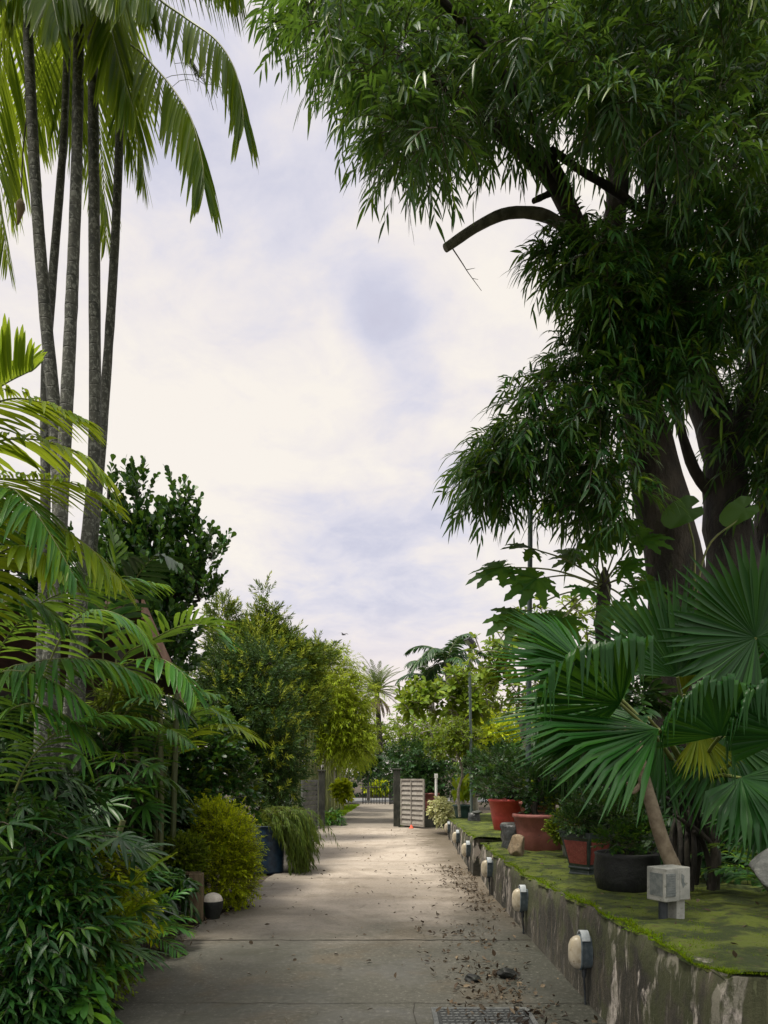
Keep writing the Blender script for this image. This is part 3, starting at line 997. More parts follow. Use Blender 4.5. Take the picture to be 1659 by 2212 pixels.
louvre_leaf((.50, 21.75), (1.14, 20.9), .05, 1.41, M['gate_grey'], 'pale grey louvred gate leaf standing open beside the dark right pillar', 9)
louvre_leaf((-1.95, 21.6), (-2.28, 20.5), .05, 1.38, M['gate_dark'], 'dark grey louvred gate leaf half hidden by bushes on the left', 9)


def pillar(name, c, wd, h, label):
    mb = MB()
    mb.box((c[0], c[1], h / 2 - .02), (wd, wd, h + .04))
    mb.box((c[0], c[1], h + .03), (wd + .06, wd + .06, .05))
    o = mb.build(name, M['pillar'], None, False, (c[0], c[1], 0))
    bv = o.modifiers.new('bevel', 'BEVEL')
    bv.width, bv.segments = .015, 2
    return tagset(o, label, 'gate pillar')


pillar('gate_pillar', (.38, 21.95), .20, 1.66, 'dark mossy gate pillar at the right of the opening')
pillar('gate_pillar', (-1.84, 21.85), .18, 1.62, 'dark mossy gate pillar at the left below the bamboo')
mb = MB()
mb.lathe((.78, 21.1, .0), [(.065, 0), (.065, .02), (.045, .03), (.03, .075), (.018, .10), (.001, .10)], 16)
tagset(mb.build('marker_cone', M['orange'], None, True, (.78, 21.1, 0)), 'tiny orange cone on the ground under the open grey gate', 'cone')

t = thing('iron_gate', (-.3, 37, 0), 'far iron bar gate across the end of the narrow path', 'gate')
for a, b_ in (((-1.06, 37.2), (.06, 36.6)), ((.28, 36.4), (.56, 37.3))):
    mb = MB()
    a, b_ = np.array((*a, 0.)), np.array((*b_, 0.))
    nb = 9
    for k in range(nb):
        p_ = a + (b_ - a) * k / (nb - 1)
        top = 1.12 + .1 * math.sin(math.pi * k / (nb - 1))
        mb.tube([p_ + Z * .05, p_ + Z * top], .016 if 0 < k < nb - 1 else .03, 6)
    for zz in (.12, .9):
        mb.tube([a + Z * zz, b_ + Z * zz], .02, 6)
    mb.build('gate_leaf', M['black_metal'], t)

# white things behind the gate
mb = MB()
mb.tube([(1.47, 20.9, .40), (1.47, 20.9, 1.55)], .035, 8)
mb.box((1.47, 20.88, 1.50), (.10, .02, .12))
tagset(mb.build('signpost', M['white_paint'], None, False, (1.47, 20.9, .4)), 'thin white post with small plate behind the variegated bush', 'post')
mb = MB()
mb.tube(bez([(2.16, 18.3, .42), (2.15, 18.3, .7), (2.18, 18.3, .78)], 6), [.02, .025, .03, .03, .028, .02], 8)
mb.box((2.17, 18.27, .72), (.05, .01, .14), .2)
tagset(mb.build('plant_label', M['white_paint'], None, False, (2.16, 18.3, .42)), 'white plant label stake beside the broad leaved potted plant', 'plant label')

# ------------------------------------------------------------------ floodlight posts
def flood_post(base, h, lean, r0, heads, label):
    t = thing('lamp_post', base, label, 'lamp post')
    b0 = np.array(base, float)
    top = b0 + np.array((lean, 0, h))
    mb = MB()
    mb.tube([b0, b0 + (top - b0) * .5, top], [r0, r0 * .92, r0 * .85], 12)
    mb.tube([b0, b0 + Z * .3], [r0 * 1.35, r0 * 1.3], 12)
    mb.build('pole', M['post_green'], t)
    for (off, rz) in heads:
        c_ = top + np.array(off)
        mb = MB()
        mb.tube([top + Z * -.03, top + (c_ - top) * .6 + Z * -.05, c_ + Z * -.06], .018, 8)
        mb.build('bracket', M['black_metal'], t)
        mb = MB()
        # tilted flood body with cooling fins
        cs, sn = math.cos(.7), math.sin(.7)
        tmp = MB()
        tmp.box((0, 0, 0), (.30, .22, .06), 0, 0)
        tmp.box((0, 0, .05), (.22, .15, .06), 0, 0, .8)
        for q in range(5):
            tmp.box((-.08 + q * .04, 0, .095), (.008, .12, .03))
        V = np.concatenate(tmp.V)
        V = np.stack((V[:, 0] * cs + V[:, 2] * sn, V[:, 1], -V[:, 0] * sn + V[:, 2] * cs), -1)
        V = np.stack((V[:, 0] * math.cos(rz) - V[:, 1] * math.sin(rz), V[:, 0] * math.sin(rz) + V[:, 1] * math.cos(rz), V[:, 2]), -1) + c_
        mb.add(V, np.concatenate(tmp.F))
        hd = mb.build('floodlight', M['black_metal'], t, False)
        V = np.array([(x_, y_, -.034) for x_, y_ in ((-.13, -.09), (.13, -.09), (.13, .09), (-.13, .09))])
        V = np.stack((V[:, 0] * cs + V[:, 2] * sn, V[:, 1], -V[:, 0] * sn + V[:, 2] * cs), -1)
        V = np.stack((V[:, 0] * math.cos(rz) - V[:, 1] * math.sin(rz), V[:, 0] * math.sin(rz) + V[:, 1] * math.cos(rz), V[:, 2]), -1) + c_
        mb = MB()
        mb.add(V, [(0, 3, 2, 1)])
        mb.build('lens', M['glass'], hd, False)
    return t


pb = P(1140, 1560, 11.0)
pt = P(1146, 1085, 11.0)
flood_post((pb[0], 11.0, .53), pt[2] - .53, pt[0] - pb[0], .042, [((.28, -.05, .12), -.6)], 'tall grey green lamp post with black floodlight under the big tree')
pb = P(1019, 1620, 17.4)
pt = P(1014, 1400, 17.4)
flood_post((pb[0], 17.4, .42), pt[2] - .42, pt[0] - pb[0], .036, [((.02, -.05, .1), .4)], 'slimmer distant lamp post among the frangipani branches')

# ------------------------------------------------------------------ pots and stones on the terrace
def pot_round(parent, c, rt, rb, h, rim, m, soil=True, name='pot', sides=36):
    mb = MB()
    pr = [(rb * .2, .012), (rb * .96, 0), (rb, .015), (rb + (rt - rb) * .5 + rt * .02, h * .5), (rt, h - rim), (rt + .018, h - rim + .004), (rt + .024, h - rim * .5),
          (rt + .018, h), (rt - .012, h + .004), (rt - .022, h - .02), (rt - .03, h - .09)]
    mb.lathe(c, pr, sides)
    o = mb.build(name, m, parent)
    if soil:
        mb = MB()
        mb.lathe((c[0], c[1], c[2] + h - .06), [(rt - .02, 0), (rt * .6, .02), (.001, .03)], 24)
        mb.build('soil', M['soil'], parent)
    return o


def pot_square(parent, c, wt, wb, h, rz, m, m2, feet=True):
    c = np.asarray(c, float)
    mb = MB()
    K = [(wb * .98, .0), (wb * 1.0, .03), (wb * .94, .04), (wb * .92, h * .16), (wb * 1.03, h * .18), (wb * 1.03, h * .21), (wb * .97, h * .23)] if feet else [(wb, 0), (wb, .03)]
    K += [(wt * .94, h - .07), (wt * 1.0, h - .06), (wt * 1.02, h), (wt * .9, h), (wt * .86, h - .08)]
    V = []
    for w_, z_ in K:
        for sx, sy in ((-1, -1), (1, -1), (1, 1), (-1, 1)):
            x_, y_ = sx * w_ / 2, sy * w_ / 2
            V.append(c + (x_ * math.cos(rz) - y_ * math.sin(rz), x_ * math.sin(rz) + y_ * math.cos(rz), z_))
    mb.add(V, [(a * 4 + k, a * 4 + (k + 1) % 4, a * 4 + 4 + (k + 1) % 4, a * 4 + 4 + k) for a in range(len(K) - 1) for k in range(4)])
    o = mb.build('pot', m2, parent, False)
    bv = o.modifiers.new('bevel', 'BEVEL')
    bv.width, bv.segments = .008, 2
    mb = MB()                                         # coloured panels standing proud of the dark body
    for s_ in range(4):
        a_ = rz + s_ * math.pi / 2
        for z0, z1, f0, f1 in ((h * .29, h - .085, 0, 1),):
            w0 = wb * .97 + (wt * .94 - wb * .97) * ((z0 - h * .23) / (h - .07 - h * .23))
            w1 = wb * .97 + (wt * .94 - wb * .97) * ((z1 - h * .23) / (h - .07 - h * .23))
            q = []
            for e in (.004, -.004):
                for (w_, z_, s2) in ((w0, z0, -1), (w0, z0, 1), (w1, z1, 1), (w1, z1, -1)):
                    x_, y_ = s2 * w_ * .41, -(w_ / 2 + e)
                    q.append(c + (x_ * math.cos(a_) - y_ * math.sin(a_), x_ * math.sin(a_) + y_ * math.cos(a_), z_))
            mb.add(q, [(0, 1, 2, 3), (4, 7, 6, 5), (0, 4, 5, 1), (1, 5, 6, 2), (2, 6, 7, 3), (3, 7, 4, 0)])
    mb.build('panel', m, parent, False)
    mb = MB()
    mb.lathe(c + Z * (h - .07), [(wt * .58, 0), (wt * .3, .015), (.001, .02)], 4, 0, 1, 1, rz + math.pi / 4)
    mb.build('soil', M['soil'], parent, False)


lump('rock', (1.64, 9.1, zt(9.1) - .01), (.30, .28, .36), 36, M['rock_tan'], 'tan rough rock in front of the terracotta tub on the moss', 'rock', 3, .12, .25)
t = thing('stone_pedestal', (1.77, 10.15, zt(10.15) - .01), 'black wet looking stone block with flat top beside the terracotta tub', 'stone block')
mb = MB()
wr = rng_(12)
wf = [(wr.normal(0, 9, 3), wr.uniform(0, 6)) for _ in range(7)]
mb.lathe((1.77, 10.15, zt(10.15) - .01), [(.02, 0), (.165, .0), (.175, .06), (.16, .12), (.185, .2), (.17, .27), (.19, .33), (.175, .365), (.14, .37), (.01, .365)], 40,
         wob=lambda V: np.stack([sum(np.sin(V @ f_ + p_) for f_, p_ in wf) * .006 * np.sign(V[..., 0]), sum(np.cos(V @ f_ + p_) for f_, p_ in wf) * .006 * np.sign(V[..., 1]), 0 * V[..., 2]], -1))
mb.build('block', M['rock_black'], t)
mb = MB()
mb.lathe((1.77, 10.15, zt(10.15) + .352), [(.165, 0), (.168, .012), (.15, .02), (.01, .018)], 30)
mb.build('top_slab', M['rock_grey'], t)
t = thing('stone_pedestal', (2.04, 16.6, .42), 'small mushroom shaped dark stone with overhanging cap near the green pot', 'stone block')
mb = MB()
mb.lathe((2.02, 16.6, .43), [(.01, 0), (.14, .0), (.15, .08), (.13, .17), (.13, .25), (.01, .25)], 20, 0, 1, .8)
mb.build('stem_stone', M['rock_black'], t)
lump('cap_stone', (2.1, 16.6, .66), (.38, .26, .10), 41, M['rock_grey'], None, None, 3, .2, .3, t)
lump('boulder', (2.70, 4.55, zt(4.55) - .03), (.95, .65, .62), 53, M['rock_grey'], 'big grey boulder at the right edge of the mossy terrace', 'boulder', 4, .1, .25)

# electric box
bx, by, bz = 1.72, 4.47, float(zt(4.47))
t = thing('electric_box', (bx, by, bz), 'weathered white electric box with dark screen on two short posts', 'electric box')
ra = math.radians(24)
ca, sa = math.cos(ra), math.sin(ra)


def lb(x_, y_, z_):
    return (bx + x_ * ca - y_ * sa, by + x_ * sa + y_ * ca, bz + z_)


mb = MB()
mb.box(lb(-.045, 0, .235), (.115, .15, .20), ra)
o = mb.build('cabinet', M['box_white'], t, False)
bv = o.modifiers.new('bevel', 'BEVEL')
bv.width, bv.segments = .006, 2
mb = MB()
mb.box(lb(-.060, -.077, .235), (.07, .008, .135), ra)
for k in range(9):
    mb.box(lb(-.060, -.082, .177 + k * .0145), (.064, .004, .006), ra)
mb.box(lb(-.1045, -.005, .235), (.006, .10, .135), ra)
mb.build('screen', M['box_screen'], t, False)
mb = MB()
mb.box(lb(.056, .0, .238), (.085, .145, .196), ra)
o = mb.build('side_cabinet', M['box_white'], t, False)
bv = o.modifiers.new('bevel', 'BEVEL')
bv.width, bv.segments = .006, 2
mb = MB()
V = [lb(.026, -.0745, .30), lb(.05, -.0745, .285), lb(.045, -.0745, .25), lb(.06, -.0745, .235), (lb(.04, -.0745, .21)), lb(.028, -.0745, .245)]
mb.add(V, [(0, 1, 2, 5), (5, 2, 3, 4)])
mb.build('broken_patch', M['box_screen'], t, False)
mb = MB()
mb.box(lb(.06, .0, .06), (.065, .07, .161), ra)
mb.build('post', M['box_white'], t, False)
mb = MB()
mb.tube([lb(-.045, 0, -.03), lb(-.045, 0, .137)], .027, 14)
mb.build('conduit', M['cable'], t)

# ------------------------------------------------------------------ left side: shed, post, bollard lamp
t = thing('shed', (-4.6, 8.3, 0), 'dark shed with single pitch roof and brown edge board behind the palms', 'shed')
zA, zB, xE = 3.37, 2.58, -2.66
mb = MB()
V = [(-9, 8.15, zA), (xE, 8.15, zA), (xE, 9.65, zB), (-9, 9.65, zB)]
V += [(a, b_, c_ + .05) for a, b_, c_ in V]
mb.add(V, [(0, 3, 2, 1), (4, 5, 6, 7), (0, 1, 5, 4), (1, 2, 6, 5), (2, 3, 7, 6), (3, 0, 4, 7)])
rf = mb.build('roof', M['roof'], t, False)
mb = MB()
for x0 in np.arange(-8.9, xE, .28):
    mb.tube([(x0, 8.12, zA + .06), (x0, 9.67, zB + .06)], .05, 8)
mb.build('tile_row', M['roof'], rf)
mb = MB()
V = [(xE + .004, 8.1, zA + .09), (xE + .004, 9.72, zB + .075), (xE + .004, 9.72, zB - .13), (xE + .004, 8.1, zA - .12)]
V += [(a + .03, b_, c_) for a, b_, c_ in V]
mb.add(V, [(0, 3, 2, 1), (4, 5, 6, 7), (0, 1, 5, 4), (1, 2, 6, 5), (2, 3, 7, 6), (3, 0, 4, 7)])
mb.build('edge_board', M['fascia'], t, False)
mb = MB()
mb.box((-6.0, 9.3, 1.3), (6.2, .1, 2.6))
mb.box((-8.9, 8.9, 1.4), (.1, 1.0, 2.8))
mb.box((xE - .25, 8.95, 1.42), (.1, .9, 2.84))
mb.build('wall', M['shed_wall'], t, False)
for x0 in (-7, -5, -2.95):
    mb = MB()
    mb.box((x0, 8.3, 1.63), (.1, .1, 3.3))
    mb.build('post', M['shed_wall'], t, False)

t = thing('timber_post', (-1.98, 7.85, 0), 'short squared brown timber post beside the drive below the clipped bush', 'post')
mb = MB()
mb.box((-1.99, 7.85, .24), (.15, .13, .52), .15)
o = mb.build('post', M['wood_post'], t, False)
bv = o.modifiers.new('bevel', 'BEVEL')
bv.width, bv.segments = .01, 2
mb = MB()
mb.box((-2.1, 7.83, .50), (.30, .035, .03), .1)
mb.build('rail', M['wood_post'], t, False)
t = thing('bollard_lamp', (-1.84, 7.95, 0), 'squat round dark lamp with pale stone dome under the golden shrub', 'lamp')
mb = MB()
mb.lathe((-1.84, 7.95, -.01), [(.07, 0), (.075, .02), (.085, .06), (.105, .12), (.112, .17), (.11, .20)], 28)
mb.build('body', M['black_tub'], t)
mb = MB()
mb.lathe((-1.84, 7.95, .18), [(.108, 0), (.106, .022), (.093, .055), (.068, .078), (.034, .092), (.001, .095)], 28)
mb.build('dome', M['stone_white'], t)
# ------------------------------------------------------------------ plant builders
def pinnate(mb, path, n, LL, W, ang=55, vee=.15, hang=0., droop=.35, rng=None, mi=0, rmi=1, r0=.012, up=None, s0=.08, fold=.35, prof=STRAP, jit=.06, tipf=.5, N=None):
    """one feather frond along a path"""
    path = bez(path, 44) if len(path) < 20 else np.asarray(path)
    T = norm(np.gradient(path, axis=0))
    s = np.linspace(s0, 1, n)
    idx = s * (len(path) - 1)
    i0 = np.minimum(idx.astype(int), len(path) - 2)
    fr = (idx - i0)[:, None]
    p = path[i0] * (1 - fr) + path[i0 + 1] * fr
    t = norm(T[i0] * (1 - fr) + T[i0 + 1] * fr)
    upv = np.asarray(up if up is not None else Z, float)
    side = norm(np.cross(t, upv + 0 * t))
    u2 = norm(np.cross(side, t))
    ln = LL * (tipf + (1 - tipf) * np.sin(np.pi * np.clip(s * .9 + .12, 0, 1)) ** .8) * np.where(s > .9, 1 - (s - .9) * 3.5, 1)
    for sg in (-1., 1.):
        a = np.radians(ang * (1.1 - .45 * s) + rng.normal(0, 4, n))[:, None]
        d = norm(t * np.cos(a) + sg * side * np.sin(a) + u2 * vee - Z * hang + rng.normal(0, jit, (n, 3)))
        N_ = norm(u2 + sg * side * .25 + rng.normal(0, .12, (n, 3)))
        N_ = norm(N_ - d * np.sum(N_ * d, -1, keepdims=True))
        mb.leaves(p, d, N_, ln * rng.uniform(.88, 1.1, n), W * rng.uniform(.75, 1.15, n), prof, fold, droop * rng.uniform(.7, 1.3, n), 2.2, mi)
    mb.tube(path, np.linspace(r0, r0 * .2, len(path)), 5, rmi, cap=False)


def arc(base, az, el, L, dr, n=26):
    """gravity arc for a frond: azimuth (0 = +X), elevation, length, droop"""
    s = np.linspace(0, 1, n)
    e = el - dr * s ** 1.3
    st = L / (n - 1)
    h = np.concatenate(([0], np.cumsum(np.cos(e[:-1]) * st)))
    v = np.concatenate(([0], np.cumsum(np.sin(e[:-1]) * st)))
    return np.asarray(base) + np.stack((h * math.cos(az), h * math.sin(az), v), -1)


def frond_part(parent, path, leafm, rngseed, name='frond', rach='rachis', **kw):
    mb = MB()
    pinnate(mb, path, rng=rng_(rngseed), **kw)
    return mb.build(name, [M[leafm], M[rach]], parent)


def bush(name, base, label, cat, balls, leafm, n, sp, stem=True, group=None, seed=0, lo=.45, upb=.35, stemm='bark_dark', part='foliage', sr=.012, extra=None, tips=14):
    """leafy shrub: shoots spread through several overlapping clumps"""
    r = rng_(seed + 100)
    t = thing(name, base, label, cat, group)
    mb = MB()
    vol = np.array([np.prod(np.broadcast_to(b_[1], 3)) ** .72 for b_ in balls])
    for (c, rad), q in zip(balls, vol / vol.sum()):
        k = max(int(n * q), 3)
        p, v = in_ball(c, rad, k, r, lo)
        D = norm(v * .8 + Z * upb + r.normal(0, .35, (k, 3)))
        sprigs(mb, p, D, rng=r, stem=(1, .003), **sp)
    ms = [M[leafm], M['twig']]
    if extra:                                          # fresh tips in another leaf colour
        em, frac = extra
        ms.append(M[em])
        for (c, rad), q in zip(balls, vol / vol.sum()):
            k = max(int(n * q * frac), 2)
            p, v = in_ball(c, np.asarray(rad) * 1.02, k, r, .85)
            D = norm(v * .8 + Z * (upb + .4) + r.normal(0, .3, (k, 3)))
            sprigs(mb, p, D, rng=r, mi=2, **sp)
    mb.build(part, ms, t)
    if stem:
        mb = MB()
        T_ = np.array([np.asarray(c) + r.normal(0, .25, 3) * rad for c, rad in balls for _ in range(max(2, tips // len(balls)))])
        T_[:, 2] = np.maximum(T_[:, 2], base[2] + .06)
        twigs(mb, np.asarray(base) - Z * .03, T_, r, sr, 0, .12, 6, sr * .25)
        mb.build('stem', M[stemm], t)
    return t


def strapfan(mb, c, axis, nrm, n, L, W, span, rng, mi=0, droop=.25):
    """palmate leaf of separate strap leaflets"""
    axis, nrm = norm(np.asarray(axis, float)), norm(np.asarray(nrm, float))
    side = norm(np.cross(axis, nrm))
    th = np.radians(np.linspace(-span / 2, span / 2, n)) + rng.normal(0, .05, n)
    d = norm(np.cos(th)[:, None] * axis + np.sin(th)[:, None] * side + nrm * .1)
    mb.leaves(np.tile(c, (n, 1)), d, np.tile(nrm, (n, 1)), L * rng.uniform(.85, 1.1, n), W, STRAP, .3, droop * rng.uniform(.6, 1.4, n), 2., mi)


def lady_palm(base, h, rad, nf, label, leafm='gloss_leaf', seed=0, L=.27, W=.017, face=(0.3, -1, .5)):
    r = rng_(seed + 900)
    base = np.asarray(base, float)
    t = thing('lady_palm', base, label, 'palm', None)
    mb = MB()
    st = MB()
    ns = max(3, nf // 8)
    stems = [base + np.array((r.normal(0, rad * .3), r.normal(0, rad * .3), 0)) for _ in range(ns)]
    for q in stems:
        st.tube(bez([q - Z * .03, q + Z * h * .4 + r.normal(0, .03, 3), q + Z * h * .8 + r.normal(0, .06, 3)], 8), .013, 6)
    for k in range(nf):
        q = stems[k % ns]
        z0 = h * r.uniform(.25, .8)
        az = r.uniform(0, 6.28)
        o = np.array((math.cos(az), math.sin(az), 0))
        o = norm(o + np.array((.35, -.35, 0)))
        hub = q + Z * (z0 + r.uniform(.05, .2) * h) + o * rad * r.uniform(.35, .95)
        st.tube(bez([q + Z * z0 * .9, (q + Z * z0 * 1.1 + hub) / 2 + Z * .06, hub], 6), .004, 4, cap=False)
        ax = norm(o * .9 + Z * r.uniform(-.5, .25))
        nr = norm(Z * .9 + o * .5 + r.normal(0, .3, 3) + np.asarray(face) * .25)
        nr = norm(nr - ax * np.dot(nr, ax))
        strapfan(mb, hub, ax, nr, r.integers(6, 10), L * r.uniform(.8, 1.15), W, r.uniform(150, 220), r, 0, r.uniform(.2, .5))
    mb.build('leaves', M[leafm], t)
    st.build('stem', M['twig'], t)
    return t


def fern(name, base, label, n, L, leafm, seed=0, el=(.5, 1.2), LL=.16, W=.011, nl=22, az=(0, 6.28), cat='fern', dr=(1.0, 1.7), droop=.4, s0=.15):
    r = rng_(seed + 500)
    t = thing(name, base, label, cat)
    for k in range(n):
        a = az[0] + (az[1] - az[0]) * (k + r.uniform(.2, .8)) / n
        frond_part(t, arc(base, a, r.uniform(*el), L * r.uniform(.75, 1.15), r.uniform(*dr)), leafm, seed * 50 + k, n=nl, LL=LL, W=W, ang=60, r0=.006, droop=droop, s0=s0)
    return t


def rosette_tree(name, base, label, tr_pts, tr_r, balls, ntip, leafm, L, W, nl, seed=0, group=None, barkm='bark_pale', r0=.09, lo=.35, cat='tree', twig_r=.011):
    """candelabra branching with a whorl of leaves at every tip"""
    r = rng_(seed + 300)
    t = thing(name, base, label, cat, group)
    T_, Vn = [], []
    vol = np.array([np.prod(np.broadcast_to(b_[1], 3)) ** .7 for b_ in balls])
    for (c, rad), q in zip(balls, vol / vol.sum()):
        p, v = in_ball(c, rad, max(3, int(ntip * q)), r, lo)
        T_.append(p)
        Vn.append(v)
    T_, Vn = np.concatenate(T_), np.concatenate(Vn)
    mb = MB()
    path = bez(tr_pts, 14)
    mb.tube(path, np.linspace(tr_r, tr_r * .75, 14) * (1 + .06 * np.sin(np.arange(14) * 2.1)), 10)
    mb.build('trunk', M[barkm], t)
    mb = MB()
    dirs = twigs(mb, path[-1], T_, r, r0, 0, .06, 5, twig_r)
    mb.build('branches', M[barkm], t)
    mb = MB()
    D = norm(dirs * .5 + Z * .5 + Vn * .3)
    k = len(T_)
    A = norm(np.cross(D, r.normal(0, 1, (k, 3))))
    B = np.cross(D, A)
    for q in range(nl):
        th = q * 2.4 + r.uniform(0, 6, k)
        e = r.uniform(.25, 1.25, k)[:, None]
        d = norm((A * np.cos(th)[:, None] + B * np.sin(th)[:, None]) * np.cos(e * .8) + D * np.sin(e * .8))
        N_ = norm(D - d * np.sum(D * d, -1, keepdims=True) + 1e-6)
        sz = r.uniform(.65, 1.2, k)
        mb.leaves(T_ + D * r.uniform(-.05, .02, (k, 1)), d, N_, L * sz, W * sz, OBOV, .25, r.uniform(.05, .4, k), 2.)
    mb.build('crown', M[leafm], t)
    return t


def far_tree(name, base, label, h, rad, leafm, n, seed, L=.5, W=.17, group=None, shape=1.0, barkm='bark_grey', nb=9, droop=.3, cat='tree', tr=None):
    """tree seen from far off: trunk, limbs and a crown of many leaf sprays"""
    r = rng_(seed + 700)
    base = np.asarray(base, float)
    t = thing(name, base, label, cat, group)
    balls = []
    for k in range(nb):
        a = r.uniform(0, 6.28)
        z_ = h * r.uniform(.42, .9)
        q = rad * r.uniform(.15, .75) * (1 - .5 * max(0, z_ / h - .6))
        balls.append((base + np.array((q * math.cos(a), q * math.sin(a), z_)), np.array((1, 1, .8 * shape)) * rad * r.uniform(.32, .55)))
    mb = MB()
    T_ = np.array([b_[0] for b_ in balls])
    tr = tr or h * .022
    top = base + np.array((r.normal(0, .03) * h, 0, h * .42))
    mb.tube(bez([base, base + (top - base) * .5 + r.normal(0, .01, 3) * h, top], 10), np.linspace(tr * 1.3, tr, 10), 8)
    twigs(mb, top, T_, r, tr * .8, 0, .1, 5, tr * .2)
    mb.build('trunk', M[barkm], t)
    mb = MB()
    for c, rad_ in balls:
        k = n // nb
        p, v = in_ball(c, rad_, k, r, .4)
        sprigs(mb, p, norm(v + Z * .3 + r.normal(0, .3, (k, 3))), 5, L * 1.4, L, W, droop, 55, LANCE3, 0, .2, r, 0)
    mb.build('crown', M[leafm], t)
    return t


def feather_palm(name, base, label, trunk_top, tr, nf, L, LL, leafm, seed, group=None, el=(-.2, 1.3), dr=(1.0, 1.7), nl=34, W=.03, hang=.0, barkm='bark_grey', droop=.4, skirt=0, nfan=1):
    r = rng_(seed + 60)
    base, top = np.asarray(base, float), np.asarray(trunk_top, float)
    t = thing(name, base, label, 'palm', group)
    mb = MB()
    pth = bez([base, (base + top) / 2 + np.array((tr * .6, 0, 0)), top], 24)
    mb.tube(pth, np.linspace(tr * 1.15, tr * .85, 24) * (1 + .05 * (np.arange(24) % 2)), 12)
    mb.build('trunk', M[barkm], t)
    for k in range(nf):
        a = k * 2.4 + r.uniform(-.3, .3)
        e = el[0] + (el[1] - el[0]) * ((k + .5) / nf)
        frond_part(t, arc(top, a, e, L * r.uniform(.85, 1.1), r.uniform(*dr) * (.6 + .4 * (e > .2))), leafm, seed * 40 + k, n=nl, LL=LL, W=W, ang=55, vee=.2, hang=hang, r0=L * .012, droop=droop)
    for k in range(skirt):
        a = k * 2.4 + r.uniform(-.3, .3)
        frond_part(t, arc(top - Z * tr * 2, a, -.5, L * r.uniform(.55, .8), 1.0), 'dead_frond', seed * 40 + 100 + k, name='dead_frond', n=20, LL=LL * .7, W=W, ang=40, r0=L * .01, droop=.8)
    return t


def fanleaf(mb, hub, axis, nrm, Rr, nseg, span, rng, mi=0, tip=.35, cup=.12, fold=.5, hinge=.62):
    axis = norm(np.asarray(axis, float))
    nrm = np.asarray(nrm, float)
    nrm = norm(nrm - axis * np.dot(nrm, axis))
    side = np.cross(axis, nrm)
    th = np.radians(np.linspace(-span / 2, span / 2, nseg)) + rng.normal(0, .008, nseg)
    d = norm(np.cos(th)[:, None] * axis + np.sin(th)[:, None] * side + nrm * (cup + .07 * np.cos(th * 3)[:, None]) + rng.normal(0, .016, (nseg, 3)))
    L = Rr * (.84 + .16 * np.cos(th * .55)) * rng.uniform(.90, 1.05, nseg)
    hw = Rr * .60 * math.radians(span) / nseg / 2 * 1.32
    N_ = norm(np.tile(nrm, (nseg, 1)) + rng.normal(0, .10, (nseg, 3)))
    mb.leaves(np.tile(hub, (nseg, 1)), d, N_, L, hw, [(0, .06), (.15, .30), (.35, .64), (.52, .92), (.62, 1.0), (.68, .80), (.78, .58), (.9, .30), (1, .03)], fold, np.clip(tip * rng.uniform(.75, 1.3, nseg), 0, 1.0), 2., mi, hinge)


# ------------------------------------------------------------------ the big tree on the right
TY = 9.0
M['bark_limb'] = plain('bark_limb', [(.08, .08, .055), (.17, .165, .12), (.06, .08, .04)], 9, .85, .9, 34)
big = thing('big_tree', P(1490, 1850, TY), 'huge long leaved tree leaning over the raised terrace with thick mossy trunks', 'tree')
mb = MB()


def limb(pts, r0, r1, sides=12, n=18):
    pts = [P(*q) if len(q) == 3 else P(q[0], q[1], TY) for q in pts]
    c = bez(pts, n)
    rr_ = np.linspace(0, 1, n)
    rad = r0 + (r1 - r0) * rr_
    wr_ = rng_(int(abs(pts[0][0] * 1000) + abs(pts[1][2]) * 100))
    mb.tube(c, rad * (1 + wr_.normal(0, .045, n)), sides)


limb([(1490, 1900, 9.0), (1480, 1500, 9.0), (1470, 1330, 9.0), (1452, 1190, 9.0), (1414, 1020, 9.0), (1388, 890, 9.0), (1345, 770, 8.9), (1308, 650, 8.8), (1285, 560, 8.7)], .44, .14, 16, 30)
limb([(1500, 1900, 9.0), (1440, 1700, 8.9), (1462, 1420, 8.95)], .20, .12)
limb([(1470, 1900, 8.7), (1520, 1650, 8.7), (1495, 1380, 8.85)], .22, .10)
limb([(1305, 640, 8.8), (1215, 425, 8.6), (1140, 335, 8.4), (1040, 255, 8.2), (940, 165, 8.0), (860, 120, 7.8)], .125, .04)
limb([(1300, 620, 8.8), (1332, 440, 8.9), (1330, 290, 9), (1290, 100, 9.1), (1240, -120, 9.2)], .15, .08)
limb([(1330, 720, 8.9), (1400, 560, 8.8), (1416, 454, 8.8), (1406, 292, 8.7), (1434, 130, 8.6), (1450, -100, 8.5)], .15, .08)
limb([(1410, 330, 8.7), (1455, 215, 8.5), (1490, 150, 8.3)], .05, .02)
limb([(1440, 520, 8.8), (1354, 431, 8.5), (1250, 365, 8.3), (1189, 321, 8.2)], .055, .035)
limb([(1225, 400, 8.6), (1153, 434, 8.3)], .045, .03)
limb([(1230, 420, 8.6), (1080, 150, 7.6), (900, -60, 7.0)], .06, .03)
for e in ((-1.5, 5.5, 11), (1.0, 3.0, 10.5), (3.8, 3.5, 11), (-2.5, 1.0, 10), (2.2, -1.5, 10), (5.0, 0.5, 10.5)):  # unseen limbs added to carry the overhead shading canopy
    s0 = P(1290, 100, 9.1)
    mb.tube(bez([s0, s0 + np.array((0, -.6, 1.2)), (s0 + np.array(e)) / 2 + Z * .9, np.array(e)], 14), np.linspace(.09, .02, 14), 8)
mb.build('trunk', M['bark_big'], big)
mb = MB()
limb([(1620, 1900, 9.6), (1592, 1300, 9.5), (1568, 1125, 9.5), (1560, 973, 9.5), (1516, 843, 9.5), (1473, 713, 9.4), (1451, 610, 9.3), (1480, 400, 9.3), (1560, 200, 9.2)], .36, .09, 14, 26)
